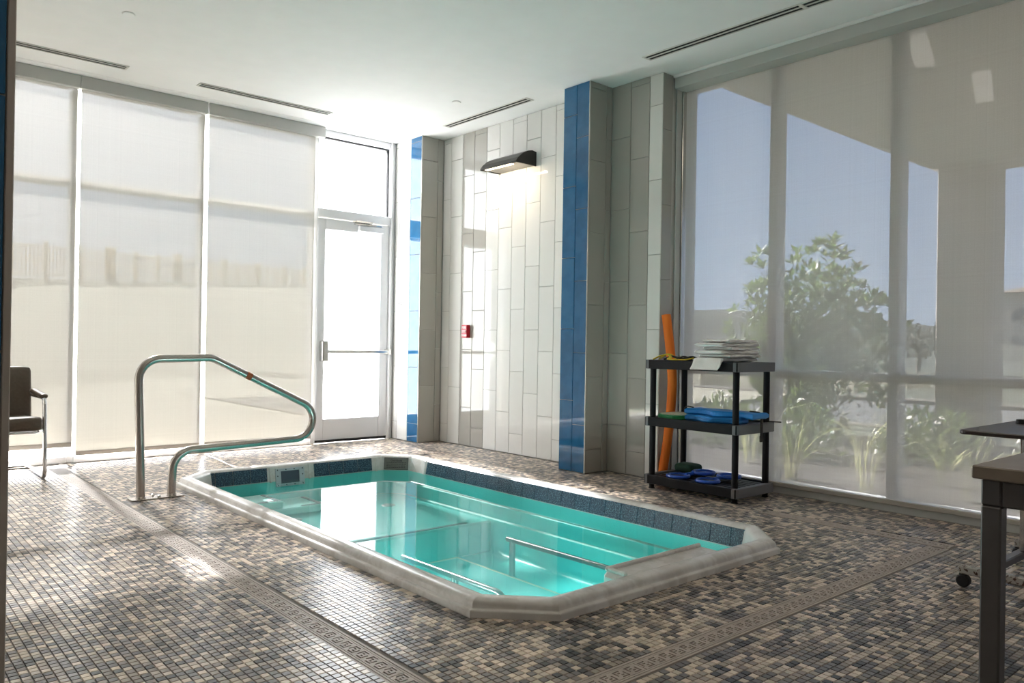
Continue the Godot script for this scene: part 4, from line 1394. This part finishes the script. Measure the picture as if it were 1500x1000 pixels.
func shrub() -> void:
	var t := thing("leafy_shrub", "big leafy green shrub seen through the taupe shade", "shrub", Vector3(9.0, -0.08, -4.85))
	var r := RandomNumberGenerator.new()
	r.seed = 77
	for k in 4:
		var a := TAU * k / 4.0
		part(t, "stem", tube(PackedVector3Array([Vector3(cos(a) * 0.05, 0, sin(a) * 0.05), Vector3(cos(a) * 0.25, 0.7, sin(a) * 0.25), Vector3(cos(a) * 0.5, 1.5, sin(a) * 0.5)]), 0.025, 8), M.bark)
	var lm := []
	for k in 3:
		var st := start()
		var n := 5
		for i in n:
			var a := TAU * i / n + k
			leaf(st, Vector3.ZERO, Vector3(cos(a) * 0.8, 0.55, sin(a) * 0.8).normalized(), 0.15)
		leaf(st, Vector3.ZERO, Vector3(0.1, 1, 0), 0.14)
		lm.append(st.commit())
	var inner := start()
	for k in 2600:
		var d := Vector3(r.randfn(), r.randfn() * 0.9, r.randfn()).normalized()
		var s := pow(r.randf(), 0.45)
		leaf(inner, Vector3(0, 1.15, 0) + d * Vector3(0.8, 1.05, 0.86) * s * 0.95, Vector3(r.randfn(), r.randfn() + 0.5, r.randfn()).normalized(), 0.15)
	var mass := part(t, "foliage", inner.commit(), M.leaf0)
	mass.set_meta("kind", "stuff")
	for k in 230:
		var d := Vector3(r.randfn(), r.randfn() * 0.9 + 0.25, r.randfn()).normalized()
		var bump := 1.0 + 0.13 * sin(d.x * 7.0 + d.z * 5.0) + 0.08 * sin(d.y * 9.0)
		var at := Vector3(0, 1.15, 0) + d * Vector3(0.82, 1.08, 0.9) * bump
		var B := Basis(Quaternion(Vector3.UP, (d + Vector3(0, 0.6, 0)).normalized())) * Basis(Vector3.UP, r.randf() * TAU)
		part(t, "leaf_spray", lm[k % 3], M["leaf%d" % (k % 2)], at, B)

# ==================================================================== outside, beyond the sunny windows
func build_outside_back() -> void:
	var g := struct("ground", "pale path and rising dry lawn outside the sunny windows", "ground")
	span(g, "path", Vector3(-8, -0.5, -9.0), Vector3(5.13, -0.04, -7.09), M.dry_grass, 0.0)
	span(g, "path_side", Vector3(5.13, -0.5, -16.0), Vector3(9.6, -0.061, -14.0), M.dry_grass, 0.0)
	span(g, "subgrade", Vector3(-80, -1.2, -140), Vector3(140, -0.52, 60), M.dry_grass, 0.0)
	# fence foot line
	var a := Vector3(-6.0, 2.05, -22.9)
	var b := Vector3(44.0, 7.65, -85.5)
	var st := start()
	var n := 24
	for i in n:
		var p := a.lerp(b, float(i) / n)
		var q := a.lerp(b, float(i + 1) / n)
		var p0 := Vector3(lerpf(-9, 30, float(i) / n), -0.1, lerpf(-9.0, -40, float(i) / n))
		var q0 := Vector3(lerpf(-9, 30, float(i + 1) / n), -0.1, lerpf(-9.0, -40, float(i + 1) / n))
		quad(st, p0, q0, q, p)
		quad(st, p, q, q + Vector3(-10, 0.0, -14), p + Vector3(-10, 0.0, -14))
	quad(st, Vector3(-9, -0.1, -9), Vector3(5.13, -0.1, -9), Vector3(5.13, -0.1, -40), Vector3(30, -0.1, -40))
	part(g, "bank", st.commit(), M.dry_grass)
	span(g, "near_lawn", Vector3(-12, -0.6, -30), Vector3(40, -0.08, -9.0), M.dry_grass, 0.0)
	var f := thing("perimeter_fence", "slatted perimeter fence with posts on top of the sunny bank", "fence", a)
	var rel := b - a
	var L := rel.length()
	var u := rel / L
	var count := int(L / 3.0)
	var post := cbox(Vector3(0.14, 1.62, 0.14), 0.01)
	var pier := cbox(Vector3(0.42, 1.78, 0.42), 0.01)
	for i in count:
		part(f, "pier" if i % 3 == 0 else "post", pier if i % 3 == 0 else post, M.fence_metal, u * (3.0 * i) + Vector3(0, 0.8, 0))
	var ls := start()
	var Bq := Basis(Quaternion(Vector3.RIGHT, Vector3(u.x, 0, u.z).normalized()))
	for i in int(L / 0.3):
		add_box(ls, u * (0.3 * i) + Vector3(0, 0.74, 0), Vector3(0.10, 1.34, 0.02), 0.0, Bq)
	for y in [0.12, 0.75, 1.36]:
		var e := start()
		quad(ls, Vector3(0, y, 0.03), rel + Vector3(0, y, 0.03), rel + Vector3(0, y + 0.07, 0.03), Vector3(0, y + 0.07, 0.03))
	var lat := part(f, "lattice", ls.commit(), M.fence_metal)
	lat.set_meta("kind", "stuff")
